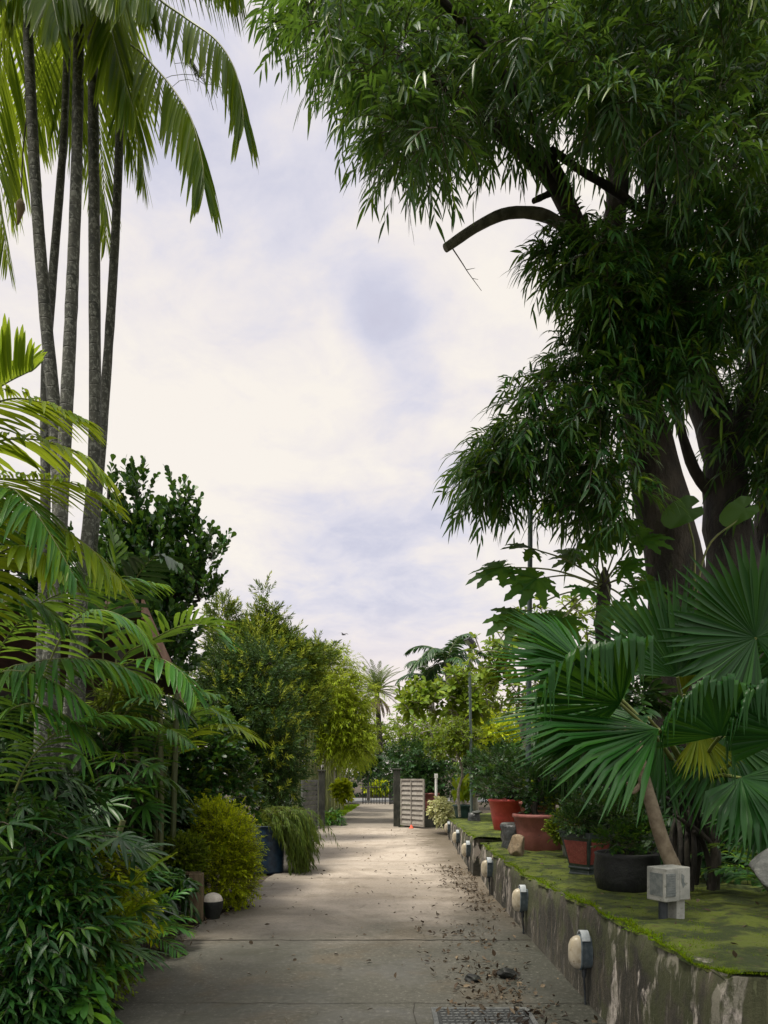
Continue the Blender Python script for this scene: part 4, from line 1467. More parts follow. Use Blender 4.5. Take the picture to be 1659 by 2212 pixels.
limb([(1562, 1090, 9.5), (1508, 1030, 9.4), (1477, 950, 9.3), (1455, 850, 9.3), (1440, 740, 9.2), (1430, 640, 9.1)], .085, .03)
limb([(1565, 990, 9.5), (1620, 850, 9.6), (1650, 650, 9.6), (1640, 400, 9.6)], .16, .08)
limb([(1660, 1900, 10), (1668, 1150, 10), (1700, 900, 10), (1720, 500, 10)], .3, .12)
mb.build('trunk', M['bark_dark'], big)
mb = MB()
limb([(1300, 600, 8.8), (1238, 512, 8.7), (1180, 467, 8.6), (1102, 460, 8.5), (1037, 486, 8.45), (962, 536, 8.4)], .075, .05, 12, 24)
bb = mb.build('broken_branch', M['bark_limb'], big)
mb = MB()
tw = bez([P(977, 536, 8.4), P(1000, 571, 8.4), (P(1012, 590, 8.4)), P(1040, 628, 8.4)], 10)
mb.tube(tw, np.linspace(.008, .003, 10), 5)
mb.tube([tw[5], tw[5] + np.array((.1, 0, .02))], [.005, .002], 4)
mb.tube([tw[7], tw[7] + np.array((.07, .02, .0))], [.004, .002], 4)
mb.build('twig', M['bark_grey'], bb)


def in_poly(poly, n, r):
    poly = np.array(poly, float)
    out = []
    lo, hi = poly.min(0), poly.max(0)
    while sum(len(o_) for o_ in out) < n:
        q = r.uniform(lo, hi, (n * 3, 2))
        c = np.zeros(len(q), bool)
        j_ = len(poly) - 1
        for i_ in range(len(poly)):
            a, b_ = poly[i_], poly[j_]
            c ^= ((a[1] > q[:, 1]) != (b_[1] > q[:, 1])) & (q[:, 0] < (b_[0] - a[0]) * (q[:, 1] - a[1]) / (b_[1] - a[1] + 1e-9) + a[0])
            j_ = i_
        out.append(q[c])
    return np.concatenate(out)[:n]


cmb_ = MB()
rt = rng_(2024)
REG = [  # region outline in the photo, clumps, near and far distance, sprays per clump, clump size
    ([(605, -20), (655, 75), (735, 130), (768, 245), (825, 325), (910, 335), (1000, 315), (1085, 290), (1140, 225), (1180, 195), (1290, 270), (1400, 320), (1700, 360), (1720, -40)], 100, 6.8, 10.2, 36, .46),
    ([(620, -30), (700, 40), (900, 60), (1300, 80), (1720, 80), (1740, -420), (640, -420)], 34, 6.5, 10.5, 40, .6),
    ([(1270, 570), (1340, 510), (1450, 470), (1720, 400), (1740, 840), (1640, 730), (1540, 630), (1450, 650), (1380, 620), (1310, 640)], 46, 7.6, 9.9, 38, .42),
    ([(1190, 555), (1260, 500), (1270, 590), (1210, 600)], 7, 8.2, 8.8, 34, .28),
    ([(1270, 660), (1400, 660), (1400, 800), (1290, 760)], 12, 8.0, 8.8, 40, .40),
    ([(1250, 775), (1165, 825), (1085, 900), (1060, 985), (1100, 1040), (1200, 1065), (1290, 1115), (1365, 1085), (1350, 960), (1340, 800)], 40, 7.7, 8.9, 38, .38),
    ([(1030, 1000), (1060, 955), (1095, 1020), (1035, 1065)], 5, 7.8, 8.6, 28, .22),
    ([(1340, 660), (1490, 650), (1510, 790), (1420, 860), (1350, 800)], 13, 8.0, 9.1, 36, .34),
    ([(1600, 820), (1720, 820), (1740, 1120), (1660, 1080), (1610, 960)], 18, 8.8, 10.8, 38, .40),
    ([(1660, 350), (1750, 350), (1750, 1100), (1690, 1000)], 20, 9.5, 11.5, 40, .5),
]
for poly, nc, y0, y1, ns, cr_ in REG:
    nc = int(nc * 1.75)
    q = in_poly(poly, nc * 6, rt)
    Ys = rt.uniform(y0, y1, len(q))
    cand = np.array([P(a[0], a[1], Y_) for a, Y_ in zip(q, Ys)])
    keep = []
    for c in cand:                                      # tufts keep their distance from each other
        if len(keep) >= nc:
            break
        if all(np.sum((c - k_) ** 2) > (.95 * cr_) ** 2 for k_ in keep):
            keep.append(c)
    for c in keep:
        m_ = int(ns * .62 * rt.uniform(.6, 1.3))
        v = norm(rt.normal(0, 1, (m_, 3)) + np.array((-.15, -.2, .1)))
        pp = c + v * (cr_ * np.array((.75, .75, .5)) * rt.uniform(.1, .85, (m_, 1)))
        D = norm(v * .9 + np.array((-.08, 0, .12)) + rt.normal(0, .28, v.shape))
        sprigs(cmb_, pp, D, 9, .36, .165, .0150, .50, 48, LANCE, .3, .40, rt, 0, (1, .0045), .16)
# unseen canopy added above and behind the camera to shade the near drive
nc, ns, cr_ = 110, 24, .8
C = np.stack((rt.uniform(-7.0, 2.5, nc), rt.uniform(-4.5, 3.8, nc), rt.uniform(0, 1, nc)), -1)
C[:, 2] = np.maximum(8.6, 3.4 + 1.05 * C[:, 1]) + C[:, 2] * 3.2
rep = np.repeat(C, ns, 0)
v = norm(rt.normal(0, 1, rep.shape))
sprigs(cmb_, rep + v * (cr_ * rt.uniform(.25, 1, (len(rep), 1))), norm(v * .75 + Z * .1 + rt.normal(0, .35, v.shape)), 9, .45, .22, .026, .55, 48, LANCE3, 0, .42, rt, 0)
cmb_.build('crown', [M['big_leaf'], M['twig']], big)

# climbing elephant ear leaves on the trunks
ph = thing('climbing_philodendron', P(1500, 1180, 8.45), 'climbing plant with two large heart shaped leaves on the tree trunks', 'climbing plant')
mb = MB()
for pts in (([(1500, 1300, 8.6), (1500, 1190, 8.5), (1487, 1130, 8.4)]), ([(1500, 1300, 8.6), (1530, 1180, 8.5), (1600, 1120, 8.4)])):
    mb.tube(bez([P(*q) for q in pts], 10), .012, 6)
mb.build('stem', M['rachis'], ph)


def heart(c, ax, nr, L, m, parent):
    ax = norm(np.asarray(ax, float))
    nr = norm(np.asarray(nr, float) - ax * np.dot(nr, ax))
    sd = np.cross(ax, nr)
    K = 22
    th = np.linspace(-math.pi * .93, math.pi * .93, K)
    rad = L * (.62 + .38 * np.cos(th) ** 3 * (np.cos(th) > 0) + .05 * np.cos(th * 2)) * np.where(np.abs(th) > 2.6, .82, 1)
    V = [np.asarray(c)]
    for rr_, t_ in zip(rad, th):
        V.append(c + ax * rr_ * math.cos(t_) + sd * rr_ * math.sin(t_) * .92 + nr * (.09 * L * math.sin(t_) ** 2 - .25 * L * (rr_ / L) ** 2 * max(0, math.cos(t_))) + nr * .015 * math.cos(t_ * 7))
    mbx = MB()
    mbx.add(V, [(0, k, k + 1) for k in range(1, K)])
    mbx.build('leaf', m, parent)


M['ear_leaf'] = leafmat('ear_leaf', [(.018, .045, .012), (.024, .056, .013), (.03, .066, .015)], .4, (.2, .32, .02), .4, .5)
heart(P(1487, 1100, 8.4), (-.8, 0, -.35), (.05, -1, .25), R(56, 8.4), M['ear_leaf'], ph)
heart(P(1608, 1098, 8.4), (-.75, 0, -.4), (-.05, -1, .35), R(52, 8.4), M['ear_leaf'], ph)

# ------------------------------------------------------------------ papaya tree
py = 8.4
pt_ = P(1305, 1265, py)
pap = thing('papaya_tree', P(1310, 1840, py), 'slim papaya tree with deeply lobed leaves between lamp post and big trunk', 'tree')
mb = MB()
mb.tube(bez([P(1312, 1850, py), P(1306, 1500, py), P(1302, 1330, py), P(1305, 1262, py), P(1306, 1225, py)], 16), np.array([.09] * 4 + [.085] * 4 + [.075] * 4 + [.06, .05, .032, .012]) * (1 + .08 * (np.arange(16) % 2)), 10)
mb.build('trunk', M['bark_dark'], pap)
PROF_LOBE = [(0, .10), (.18, .26), (.34, .48), (.42, .86), (.47, .55), (.56, .50), (.64, .80), (.69, .42), (.8, .34), (.86, .42), (1, .02)]
rp = rng_(77)
for (hx, hy, dY, L, ax, nr) in ((1150, 1185, -.1, .36, (-.6, -.1, .15), (.1, -.5, .8)), (1085, 1225, -.3, .40, (-1, 0, -.25), (0, -.6, .8)), (1160, 1250, -.5, .42, (-.8, -.3, -.35), (.1, -.75, .6)),
                                (1215, 1335, -.6, .40, (-.6, -.4, -.4), (-.1, -.7, .6)), (1295, 1185, -.3, .34, (-.1, -.3, .6), (.1, -.9, .3)), (1350, 1150, .3, .36, (.5, .2, .5), (-.1, -.8, .5)),
                                (1385, 1165, -.2, .36, (.8, -.1, .1), (.1, -.6, .7)), (1370, 1270, -.4, .33, (.6, -.4, -.2), (.2, -.8, .5)), (1245, 1205, .4, .36, (-.4, .4, .4), (0, -.7, .6)),
                                (1395, 1255, .3, .34, (.8, .1, -.2), (.1, -.7, .6)), (1120, 1330, -.5, .40, (-.8, -.3, -.4), (0, -.7, .7)), (1265, 1270, -.9, .28, (-.2, -.6, -.3), (0, -.8, .5)), (1180, 1345, -.2, .36, (-.5, -.2, -.6), (0, -.8, .5)), (1325, 1310, -.7, .34, (.15, -.4, -.6), (0, -.8, .5)), (1345, 1225, -.5, .30, (.5, -.3, .1), (0, -.7, .6)), (1275, 1215, -.6, .28, (-.3, -.4, .1), (0, -.8, .5)), (1375, 1330, .2, .36, (.6, -.2, -.5), (.1, -.8, .5))):
    hub = P(hx, hy, py + dY)
    mb = MB()
    ax_, nr_ = norm(np.array(ax, float)), np.array(nr, float)
    nr_ = norm(nr_ - ax_ * np.dot(nr_, ax_))
    sd = np.cross(ax_, nr_)
    th = np.radians(np.array((-150, -105, -65, -30, 0, 30, 65, 105, 150)))
    d = norm(np.cos(th)[:, None] * ax_ + np.sin(th)[:, None] * sd + rp.normal(0, .05, (9, 3)))
    Lx = L * np.array((.5, .72, .9, .98, 1.05, .98, .9, .72, .5))
    mb.leaves(np.tile(hub, (9, 1)), d, np.tile(nr_, (9, 1)) + rp.normal(0, .08, (9, 3)), Lx, Lx * .30, PROF_LOBE, .15, .22, 2., 0)
    mb.tube(bez([pt_ + rp.normal(0, .02, 3), (pt_ + hub) / 2 + Z * .07, hub], 10), np.linspace(.012, .007, 10), 6, 1)
    mb.build('leaf', [M['papaya_leaf'], M['rachis']], pap)

# ------------------------------------------------------------------ fan palm in the right foreground
fb = P(1500, 1905, 5.75)
fp = thing('fan_palm', fb, 'large fan palm spreading glossy pleated leaves over the terrace pots', 'fan palm')
rf_ = rng_(321)
core = P(1500, 1720, 5.7)
mb = MB()
for k in range(18):
    a = rf_.uniform(0, 6.28)
    b0 = fb + np.array((.16 * math.cos(a), .16 * math.sin(a), -.04))
    mb.tube(bez([b0, b0 + Z * .35 + rf_.normal(0, .03, 3), core + rf_.normal(0, .13, 3)], 8), np.linspace(.026, .014, 8), 7)
mb.build('trunk', M['bark_dark'], fp)
FANS = [  # hub x, y, distance, axis, face normal, radius px, segments, span, tip droop, material
    (1463, 1462, 5.3, (-.04, .10, 1), (0, -1, .15), 235, 44, 165, .04, 'fan_leaf'),
    (1633, 1377, 5.25, (-.25, .05, 1), (-.1, -1, .15), 232, 60, 330, .05, 'fan_leaf'),
    (1340, 1520, 5.0, (-.93, -.30, .16), (.25, .8, .5), 290, 42, 165, .95, 'fan_leaf'),
    (1423, 1575, 4.95, (-1, -.10, -.15), (-.2, -.5, .8), 400, 46, 112, .22, 'fan_leaf'),
    (1300, 1470, 5.8, (-1, .1, .10), (0, -.5, .8), 275, 30, 130, .1, 'fan_leaf'),
    (1555, 1590, 4.95, (-.15, -.30, .65), (.1, .8, .5), 215, 36, 190, 1.0, 'fan_leaf'),
    (1710, 1590, 4.8, (-.25, -.2, .6), (.1, .7, .6), 220, 34, 200, 1.0, 'fan_leaf'),
    (1510, 1580, 5.3, (.10, -.2, -1), (0, -1, -.1), 120, 22, 90, .1, 'fan_yellow'),
    (1478, 1500, 5.5, (.12, .1, 1), (0, -1, .2), 80, 10, 50, .05, 'fan_yellow'),
    (1650, 1740, 5.2, (-.45, -.2, -1), (-.1, -1, .3), 150, 24, 130, .2, 'fan_leaf'),
    (1570, 1590, 5.5, (.35, -.1, -1), (.1, -1, .3), 230, 34, 150, .2, 'fan_leaf'),
    (1430, 1590, 5.5, (-.40, .0, -1), (-.2, -1, .1), 190, 24, 80, .1, 'fan_leaf'),
    (1270, 1440, 5.9, (-.9, .1, .45), (.1, -.6, .8), 230, 30, 120, .12, 'fan_leaf'),
    (1400, 1550, 5.3, (-.95, .0, -.35), (-.2, -.6, .7), 300, 40, 100, .2, 'fan_leaf'),
    (1590, 1500, 5.6, (.5, .1, .8), (0, -1, .3), 190, 30, 160, .1, 'fan_leaf'),
    (1600, 1680, 5.1, (.3, -.3, -.6), (0, -.8, .6), 190, 30, 170, .5, 'fan_leaf'),
]
for (hx, hy, Yf, ax, nr, rp_, ns, spn, tip, mm) in FANS:
    hub = P(hx, hy, Yf)
    mb = MB()
    fanleaf(mb, hub, ax, nr, R(rp_, Yf), ns, spn, rf_, 0, tip, .12 if tip < .8 else .05)
    mid = (core + hub) / 2 + np.array((0, 0, .08))
    mb.tube(bez([core, mid, hub], 12), np.linspace(.02, .011, 12), 7, 1)
    mb.build('frond', [M[mm], M['rachis']], fp)

# leaning smooth trunk beside the fan palm
lt = thing('leaning_tree', P(1474, 1940, 5.3), 'small tree with smooth leaning tan trunk rising between pots and fan palm', 'tree')
mb = MB()
mb.tube(bez([P(1474, 1945, 5.3), P(1462, 1890, 5.3), P(1432, 1820, 5.32), P(1408, 1740, 5.35), P(1388, 1670, 5.4), P(1372, 1600, 5.5), P(1330, 1540, 5.7)], 22), np.linspace(.058, .036, 22), 14)
mb.tube(bez([P(1388, 1690, 5.4), P(1366, 1712, 5.38), P(1356, 1690, 5.36)], 8), np.linspace(.024, .012, 8), 8)
mb.build('trunk', M['bark_warm'], lt)
mb = MB()
rl = rng_(8)
p, v = in_ball(P(1300, 1520, 6.4), (.5, .35, .3), 150, rl)
sprigs(mb, p, v + Z * .3, 7, .22, .15, .03, .25, 55, OVAL, .2, .3, rl, 0, (1, .004))
mb.build('crown', [M['dark_leaf'], M['twig']], lt)
# ------------------------------------------------------------------ tall clustered palms, upper left
TALL = [  # trunk points (x, y) at distance, radius, label
    (7.0, [(130, 1990), (112, 1500), (128, 1150), (118, 900), (100, 700), (78, 420), (64, 150), (55, -40)], .082, 'tall spotted palm trunk leaning left, leftmost of the tall cluster'),
    (7.3, [(75, 1960), (88, 1500), (98, 1100), (98, 830), (112, 620), (130, 400), (140, 250), (150, -60)], .062, 'slender tall palm whose stem crosses behind the leftmost trunk'),
    (6.8, [(70, 1990), (95, 1560), (120, 1300), (140, 950), (156, 620), (166, 330), (172, -60)], .085, 'thick tall palm trunk in the middle of the cluster, leaning right'),
    (7.2, [(120, 1980), (150, 1560), (185, 1200), (204, 980), (204, 600), (202, 300), (200, 60), (200, -80)], .080, 'straight upright tall palm trunk right of the thickest one'),
    (7.5, [(150, 1980), (178, 1400), (205, 1120), (222, 920), (244, 600), (257, 330), (262, 120), (270, -30)], .066, 'rightmost and thinnest tall palm of the cluster, leaning right'),
]
rp = rng_(99)
tall_root = []
for k, (Yd, pts, r0, lab) in enumerate(TALL):
    c = bez([P(x, y, Yd) for x, y in pts], 60)
    t = thing('tall_palm', (c[0][0], c[0][1], 0), lab, 'palm', 'tall palms in the left cluster')
    mb = MB()
    s = np.linspace(0, 1, 60)
    mb.tube(c, r0 * .62 * (1.45 - .60 * s) * (1 + .02 * rp.normal(0, 1, 60)), 14)
    mb.build('trunk', M['palm_stem'], t)
    mb = MB()
    d = norm(c[-1] - c[-4])
    top = c[-1]
    mb.tube([top, top + d * .5, top + d * .95], [r0 * .62, r0 * .6, r0 * .3], 12)
    mb.build('crownshaft', M['culm'], t)
    tall_root.append((t, top + d * .85, Yd))
# fronds: traced arcs (x, y, distance) for the ones that show in front of the sky, the rest fill the crowns
FR = [
    (4, [(265, -45, 7.4), (262, 60, 7.3), (310, 118, 7.1), (366, 182, 6.9), (412, 255, 6.7), (436, 345, 6.6), (441, 400, 6.55)], 55, 0.635, 0.0186, 1.44, .30),
    (4, [(270, -50, 7.5), (330, -18, 7.3), (400, 38, 7.1), (465, 85, 6.9), (505, 145, 6.8), (522, 215, 6.75), (526, 262, 6.7)], 55, 0.595, 0.0174, 1.53, .30),
    (4, [(268, -85, 7.3), (330, -120, 7.0), (400, -105, 6.7), (470, -65, 6.5), (520, -15, 6.4)], 52, 0.499, 0.0198, 2.04, .25),
    (3, [(200, -105, 7.2), (250, -85, 6.8), (300, -45, 6.5), (330, 5, 6.4)], 43, 0.483, 0.0211, 1.87, .3),
    (2, [(172, -95, 6.8), (215, -105, 6.4), (250, -65, 6.1), (270, -15, 6.0)], 40, 0.499, 0.0211, 1.87, .3),
    (3, [(200, -105, 7.2), (170, -85, 6.7), (140, -35, 6.4), (115, 25, 6.3)], 40, 0.467, 0.0211, 1.87, .3),
    (1, [(150, -95, 7.3), (110, -95, 6.8), (60, -55, 6.5), (20, 5, 6.4)], 43, 0.467, 0.0211, 1.87, .3),
    (0, [(55, -85, 7.0), (20, -95, 6.6), (-40, -45, 6.3)], 40, 0.467, 0.0211, 1.70, .3),
    (0, [(60, -75, 7.0), (90, -65, 6.6), (110, -15, 6.3), (125, 55, 6.2)], 40, 0.467, 0.0211, 1.70, .3),
    (1, [(150, -60, 7.6), (165, 30, 8.4), (190, 130, 8.8), (212, 260, 9.0), (224, 400, 9.1), (228, 520, 9.1)], 52, 0.708, 0.0136, 1.27, .3),
    (1, [(150, -60, 7.6), (130, 60, 8.3), (165, 190, 8.7), (205, 330, 8.8), (222, 440, 8.8)], 52, 0.671, 0.0136, 1.27, .3),
    (4, [(270, -30, 7.7), (275, 80, 8.3), (285, 190, 8.6), (300, 290, 8.7), (308, 390, 8.7)], 49, 0.610, 0.0124, 1.27, .3),
    (0, [(50, -50, 7.3), (10, 60, 7.6), (-10, 200, 7.8), (-5, 380, 7.9), (15, 560, 7.9)], 58, 0.708, 0.0136, 1.19, .3),
    (0, [(60, -40, 7.3), (70, 80, 8.0), (55, 200, 8.4), (40, 330, 8.5), (25, 450, 8.5)], 52, 0.610, 0.0124, 1.19, .3),
    (0, [(50, -50, 7.1), (-40, 120, 7.0), (-70, 330, 7.0), (-40, 560, 7.0)], 49, 0.671, 0.0149, 1.19, .3),
    (1, [(150, -60, 7.8), (120, 60, 8.5), (105, 170, 8.8), (85, 290, 8.9)], 46, 0.610, 0.0124, 1.19, .3),
    (2, [(172, -60, 7.0), (150, 20, 7.9), (140, 120, 8.3), (150, 230, 8.5), (170, 330, 8.5)], 46, 0.610, 0.0124, 1.19, .3),
    (3, [(200, -70, 7.5), (235, 20, 8.2), (262, 130, 8.5), (270, 250, 8.6), (285, 330, 8.6)], 46, 0.610, 0.0136, 1.27, .3),
    (3, [(200, -70, 7.2), (225, -30, 6.9), (240, 60, 6.8), (262, 150, 6.75), (290, 240, 6.7)], 46, 0.708, 0.0186, 1.44, .3),
]
for q, (k, pts, n, LL, W, hang, drp) in enumerate(FR):
    t, top, Yd = tall_root[k]
    frond_part(t, bez([top * .5 + P(*pts[0]) * .5] + [P(*a) for a in pts[1:]], 44), 'palm_leaf', 4000 + q, n=n, LL=LL, W=W, ang=58, vee=.1, hang=hang, droop=drp, r0=.014, s0=.06, tipf=.55)
for q, (t, top, Yd) in enumerate(tall_root):             # the rest of each crown, mostly above the picture
    for k in range(6):
        a = k * 1.05 + q
        if math.cos(a) > .1 or k > 3:
            continue
        frond_part(t, arc(top, a, 1.1 - .12 * k, 2.1, 1.7), 'palm_leaf', 4100 + q * 10 + k, n=40, LL=.5, W=.017, ang=58, vee=.1, hang=1.1, droop=.3, r0=.014)
mb = MB()                                              # spent flower stalk hanging by the left fronds
c = bez([P(75, 150, 7.4), P(52, 300, 7.4), P(45, 440, 7.4)], 12)
mb.tube(c, np.linspace(.008, .006, 12), 5)
mb.build('stalk', M['twig'], tall_root[0][0])
mb = MB()
mb.tube(bez([P(45, 430, 7.4), P(44, 455, 7.4), P(38, 485, 7.4)], 10), [.01, .03, .042, .045, .04, .032, .026, .02, .016, .01], 8)
mb.build('dead_spathe', M['dead_frond'], tall_root[0][0])
mb = MB()                                              # fine flower sprays by the right crown
rr_ = rng_(7)
b0 = P(432, 165, 7.2)
for k in range(16):
    e = b0 + np.array((rr_.normal(.12, .3), rr_.normal(0, .1), rr_.uniform(-.35, .3)))
    mb.tube(bez([P(400, 110, 7.2), b0 + rr_.normal(0, .02, 3), (b0 + e) / 2 + Z * .06, e], 8), .0028, 4, cap=False)
mb.build('flower_spray', M['rachis'], tall_root[4][0])

# ------------------------------------------------------------------ areca clumps, left foreground
ar = thing('areca_palm', (-3.3, 4.9, 0), 'nearest areca palm at the left edge with golden backlit fronds', 'palm')
mb = MB()
for k in range(5):
    b0 = np.array((-3.3 + .12 * k, 4.9 + .1 * (k % 2), -.03))
    mb.tube(bez([b0, b0 + np.array((.02, 0, .9)), b0 + np.array((.06 * (k - 2), .05, 1.5 + .1 * k))], 14), .035, 8)
mb.build('stem', M['culm'], ar)
NEAR = [
    ([(-190, 1500, 4.9), (-120, 1150, 4.8), (-30, 1045, 4.7), (60, 1037, 4.6), (150, 1042, 4.5), (238, 1082, 4.45)], 43, .40, 0.0140, .12, .25, 'areca_gold', .15),
    ([(-190, 1400, 4.9), (-140, 1000, 4.8), (-60, 900, 4.7), (20, 862, 4.6), (100, 872, 4.5), (178, 905, 4.45)], 43, .40, 0.0140, .1, .3, 'areca_gold', .15),
    ([(-190, 1300, 4.9), (-130, 980, 4.9), (-60, 880, 4.9), (10, 830, 4.9), (70, 800, 4.9)], 31, .46, 0.0238, -.35, .0, 'palm_leaf', .5),
    ([(-170, 1500, 4.8), (-60, 1120, 4.5), (10, 1055, 4.4), (62, 1090, 4.3), (112, 1160, 4.25), (160, 1245, 4.2)], 43, .36, 0.0133, .25, .35, 'areca_leaf', .1),
    ([(-190, 1600, 4.9), (-100, 1210, 4.8), (0, 1120, 4.7), (90, 1120, 4.6), (190, 1180, 4.5), (255, 1250, 4.45)], 46, .42, 0.0140, .3, .3, 'areca_gold', .1),
    ([(-190, 1600, 4.7), (-100, 1330, 4.5), (-20, 1210, 4.4), (60, 1180, 4.3), (140, 1230, 4.2)], 28, .36, .02, .3, .35, 'areca_gold', .1),
    ([(-160, 1400, 5.1), (-90, 1040, 5.1), (-20, 960, 5.1), (80, 950, 5.1), (180, 985, 5.1), (230, 1030, 5.1)], 30, .38, .02, .2, .3, 'areca_gold', .1),
]
for q, (pts, n, LL, W, hang, drp, lm, vee) in enumerate(NEAR):
    frond_part(ar, bez([P(*a) for a in pts], 44), lm, 5000 + q, n=n, LL=LL, W=W, ang=62, vee=vee, hang=hang, droop=drp, r0=.011, s0=.18, tipf=.5)

ar2 = thing('areca_palm', (-2.75, 5.9, 0), 'areca palm with long arching green fronds below the golden ones', 'palm')
mb = MB()
for k in range(6):
    b0 = np.array((-2.85 + .1 * k, 5.9 + .12 * (k % 2), -.03))
    mb.tube(bez([b0, b0 + np.array((.02, 0, .5)), b0 + np.array((.07 * (k - 2), .05, .9 + .06 * k))], 14), .025, 8)
mb.build('stem', M['culm'], ar2)
MID = [
    ([(-60, 1560, 5.6), (-10, 1420, 5.4), (60, 1325, 5.3), (140, 1278, 5.2), (240, 1252, 5.1), (345, 1262, 5.1)], 46, .34, 0.0119, .25, .3, 'areca_leaf', .25),
    ([(-80, 1620, 5.4), (0, 1462, 5.2), (70, 1432, 5.1), (150, 1422, 5.0), (240, 1430, 5.0), (330, 1475, 5.0)], 46, .36, 0.0133, .45, .3, 'areca_leaf', .15),
    ([(-100, 1700, 5.2), (-20, 1480, 5.0), (50, 1450, 4.9), (130, 1480, 4.8), (200, 1530, 4.8)], 40, .34, 0.0112, .4, .3, 'areca_leaf', .15),
    ([(-20, 1860, 5.0), (40, 1690, 4.9), (100, 1600, 4.8), (180, 1556, 4.8), (255, 1545, 4.8), (330, 1560, 4.8)], 46, .32, 0.0112, .25, .25, 'areca_leaf', .2),
    ([(-90, 1700, 5.0), (-20, 1570, 4.9), (60, 1520, 4.8), (140, 1545, 4.8), (200, 1600, 4.8)], 37, .32, 0.0105, .4, .3, 'areca_leaf', .15),
    ([(60, 1560, 5.9), (130, 1380, 5.8), (200, 1320, 5.7), (280, 1340, 5.7), (330, 1400, 5.7)], 37, .34, 0.0126, .3, .3, 'areca_leaf', .15),
    ([(-120, 1560, 5.2), (-60, 1360, 5.1), (10, 1290, 5.0), (80, 1300, 5.0), (140, 1350, 5.0)], 37, .34, 0.0119, .35, .3, 'areca_leaf', .15),
]
for q, (pts, n, LL, W, hang, drp, lm, vee) in enumerate(MID):
    frond_part(ar2, bez([P(*a) for a in pts], 44), lm, 5100 + q, n=n, LL=LL, W=W, ang=58, vee=vee, hang=hang, droop=drp, r0=.009, s0=.2, tipf=.5)

ar3 = thing('macarthur_palm', (-2.5, 7.9, 0), 'broad leaflet palm in front of the shed edge board', 'palm')
mb = MB()
for k in range(4):
    b0 = np.array((-2.6 + .1 * k, 7.9 + .12 * (k % 2), -.03))
    mb.tube(bez([b0, b0 + np.array((.02, 0, 1.2)), b0 + np.array((.05 * (k - 2), .02, 2.1 + .12 * k))], 14), .032, 8)
mb.build('stem', M['culm'], ar3)
MC = [
    ([(225, 1560, 7.8), (262, 1428, 7.4), (320, 1388, 7.2), (385, 1355, 7.0), (445, 1352, 6.9), (486, 1392, 6.85)], 22, .42, .028, .1, .2, 'areca_leaf', .45),
    ([(225, 1560, 7.8), (222, 1380, 7.6), (232, 1300, 7.5), (248, 1225, 7.5), (238, 1150, 7.5)], 22, .42, .030, .15, .2, 'areca_leaf', .2),
    ([(240, 1560, 7.8), (262, 1330, 7.7), (300, 1240, 7.6), (345, 1200, 7.5), (385, 1215, 7.4)], 20, .42, .028, .35, .2, 'dark_leaf', .2),
    ([(225, 1560, 7.8), (260, 1450, 7.3), (330, 1420, 7.0), (390, 1450, 6.8), (420, 1500, 6.7)], 20, .36, .026, .4, .25, 'areca_leaf', .2),
    ([(220, 1560, 7.8), (180, 1400, 7.6), (140, 1320, 7.5), (90, 1310, 7.5)], 20, .4, .028, .3, .25, 'dark_leaf', .2),
    ([(230, 1600, 7.8), (290, 1520, 7.2), (350, 1500, 6.9), (400, 1540, 6.8)], 18, .34, .024, .4, .25, 'dark_leaf', .2),
]
for q, (pts, n, LL, W, hang, drp, lm, vee) in enumerate(MC):
    frond_part(ar3, bez([P(*a) for a in pts], 44), lm, 5200 + q, n=n, LL=LL, W=W, ang=55, vee=vee, hang=hang, droop=drp, r0=.011, s0=.2, tipf=.65)

ar4 = thing('areca_palm', (-2.05, 8.6, 0), 'small areca palm with thin yellow green fronds arching towards the drive', 'palm')
mb = MB()
for k in range(4):
    b0 = np.array((-2.1 + .06 * k, 8.6 + .1 * (k % 2), -.03))
    mb.tube(bez([b0, b0 + np.array((.02, 0, .4)), b0 + np.array((.05 * (k - 2), .02, .75 + .05 * k))], 12), .018, 8)
mb.build('stem', M['culm'], ar4)
SM = [
    ([(350, 1720, 8.6), (365, 1610, 8.3), (405, 1552, 8.1), (450, 1532, 8.0), (492, 1552, 7.9)], 24, .34, .014, .2, .25, 'areca_leaf', .3),
    ([(355, 1720, 8.6), (395, 1610, 8.2), (440, 1572, 8.0), (500, 1566, 7.8), (565, 1602, 7.7)], 26, .34, .015, .25, .25, 'areca_gold', .25),
    ([(350, 1720, 8.6), (330, 1610, 8.2), (300, 1572, 8.0), (255, 1580, 7.9)], 22, .32, .014, .3, .3, 'areca_leaf', .2),
    ([(345, 1720, 8.4), (335, 1620, 7.9), (360, 1575, 7.7), (412, 1606, 7.5)], 22, .32, .015, .3, .3, 'areca_leaf', .2),
    ([(350, 1720, 8.7), (380, 1570, 8.6), (420, 1500, 8.5), (470, 1500, 8.4)], 22, .32, .014, .25, .3, 'areca_leaf', .2),
]
for q, (pts, n, LL, W, hang, drp, lm, vee) in enumerate(SM):
    frond_part(ar4, bez([P(*a) for a in pts], 44), lm, 5300 + q, n=n, LL=LL, W=W, ang=52, vee=vee, hang=hang, droop=drp, r0=.008, s0=.2)


# ------------------------------------------------------------------ left hand planting, front to back
def B(x, y, Y, rx, ry=None, rz=None):
    ry = rx if ry is None else ry
    return (P(x, y, Y), np.array((R(rx, Y), R(ry, Y), R(rz if rz is not None else rx, Y))))


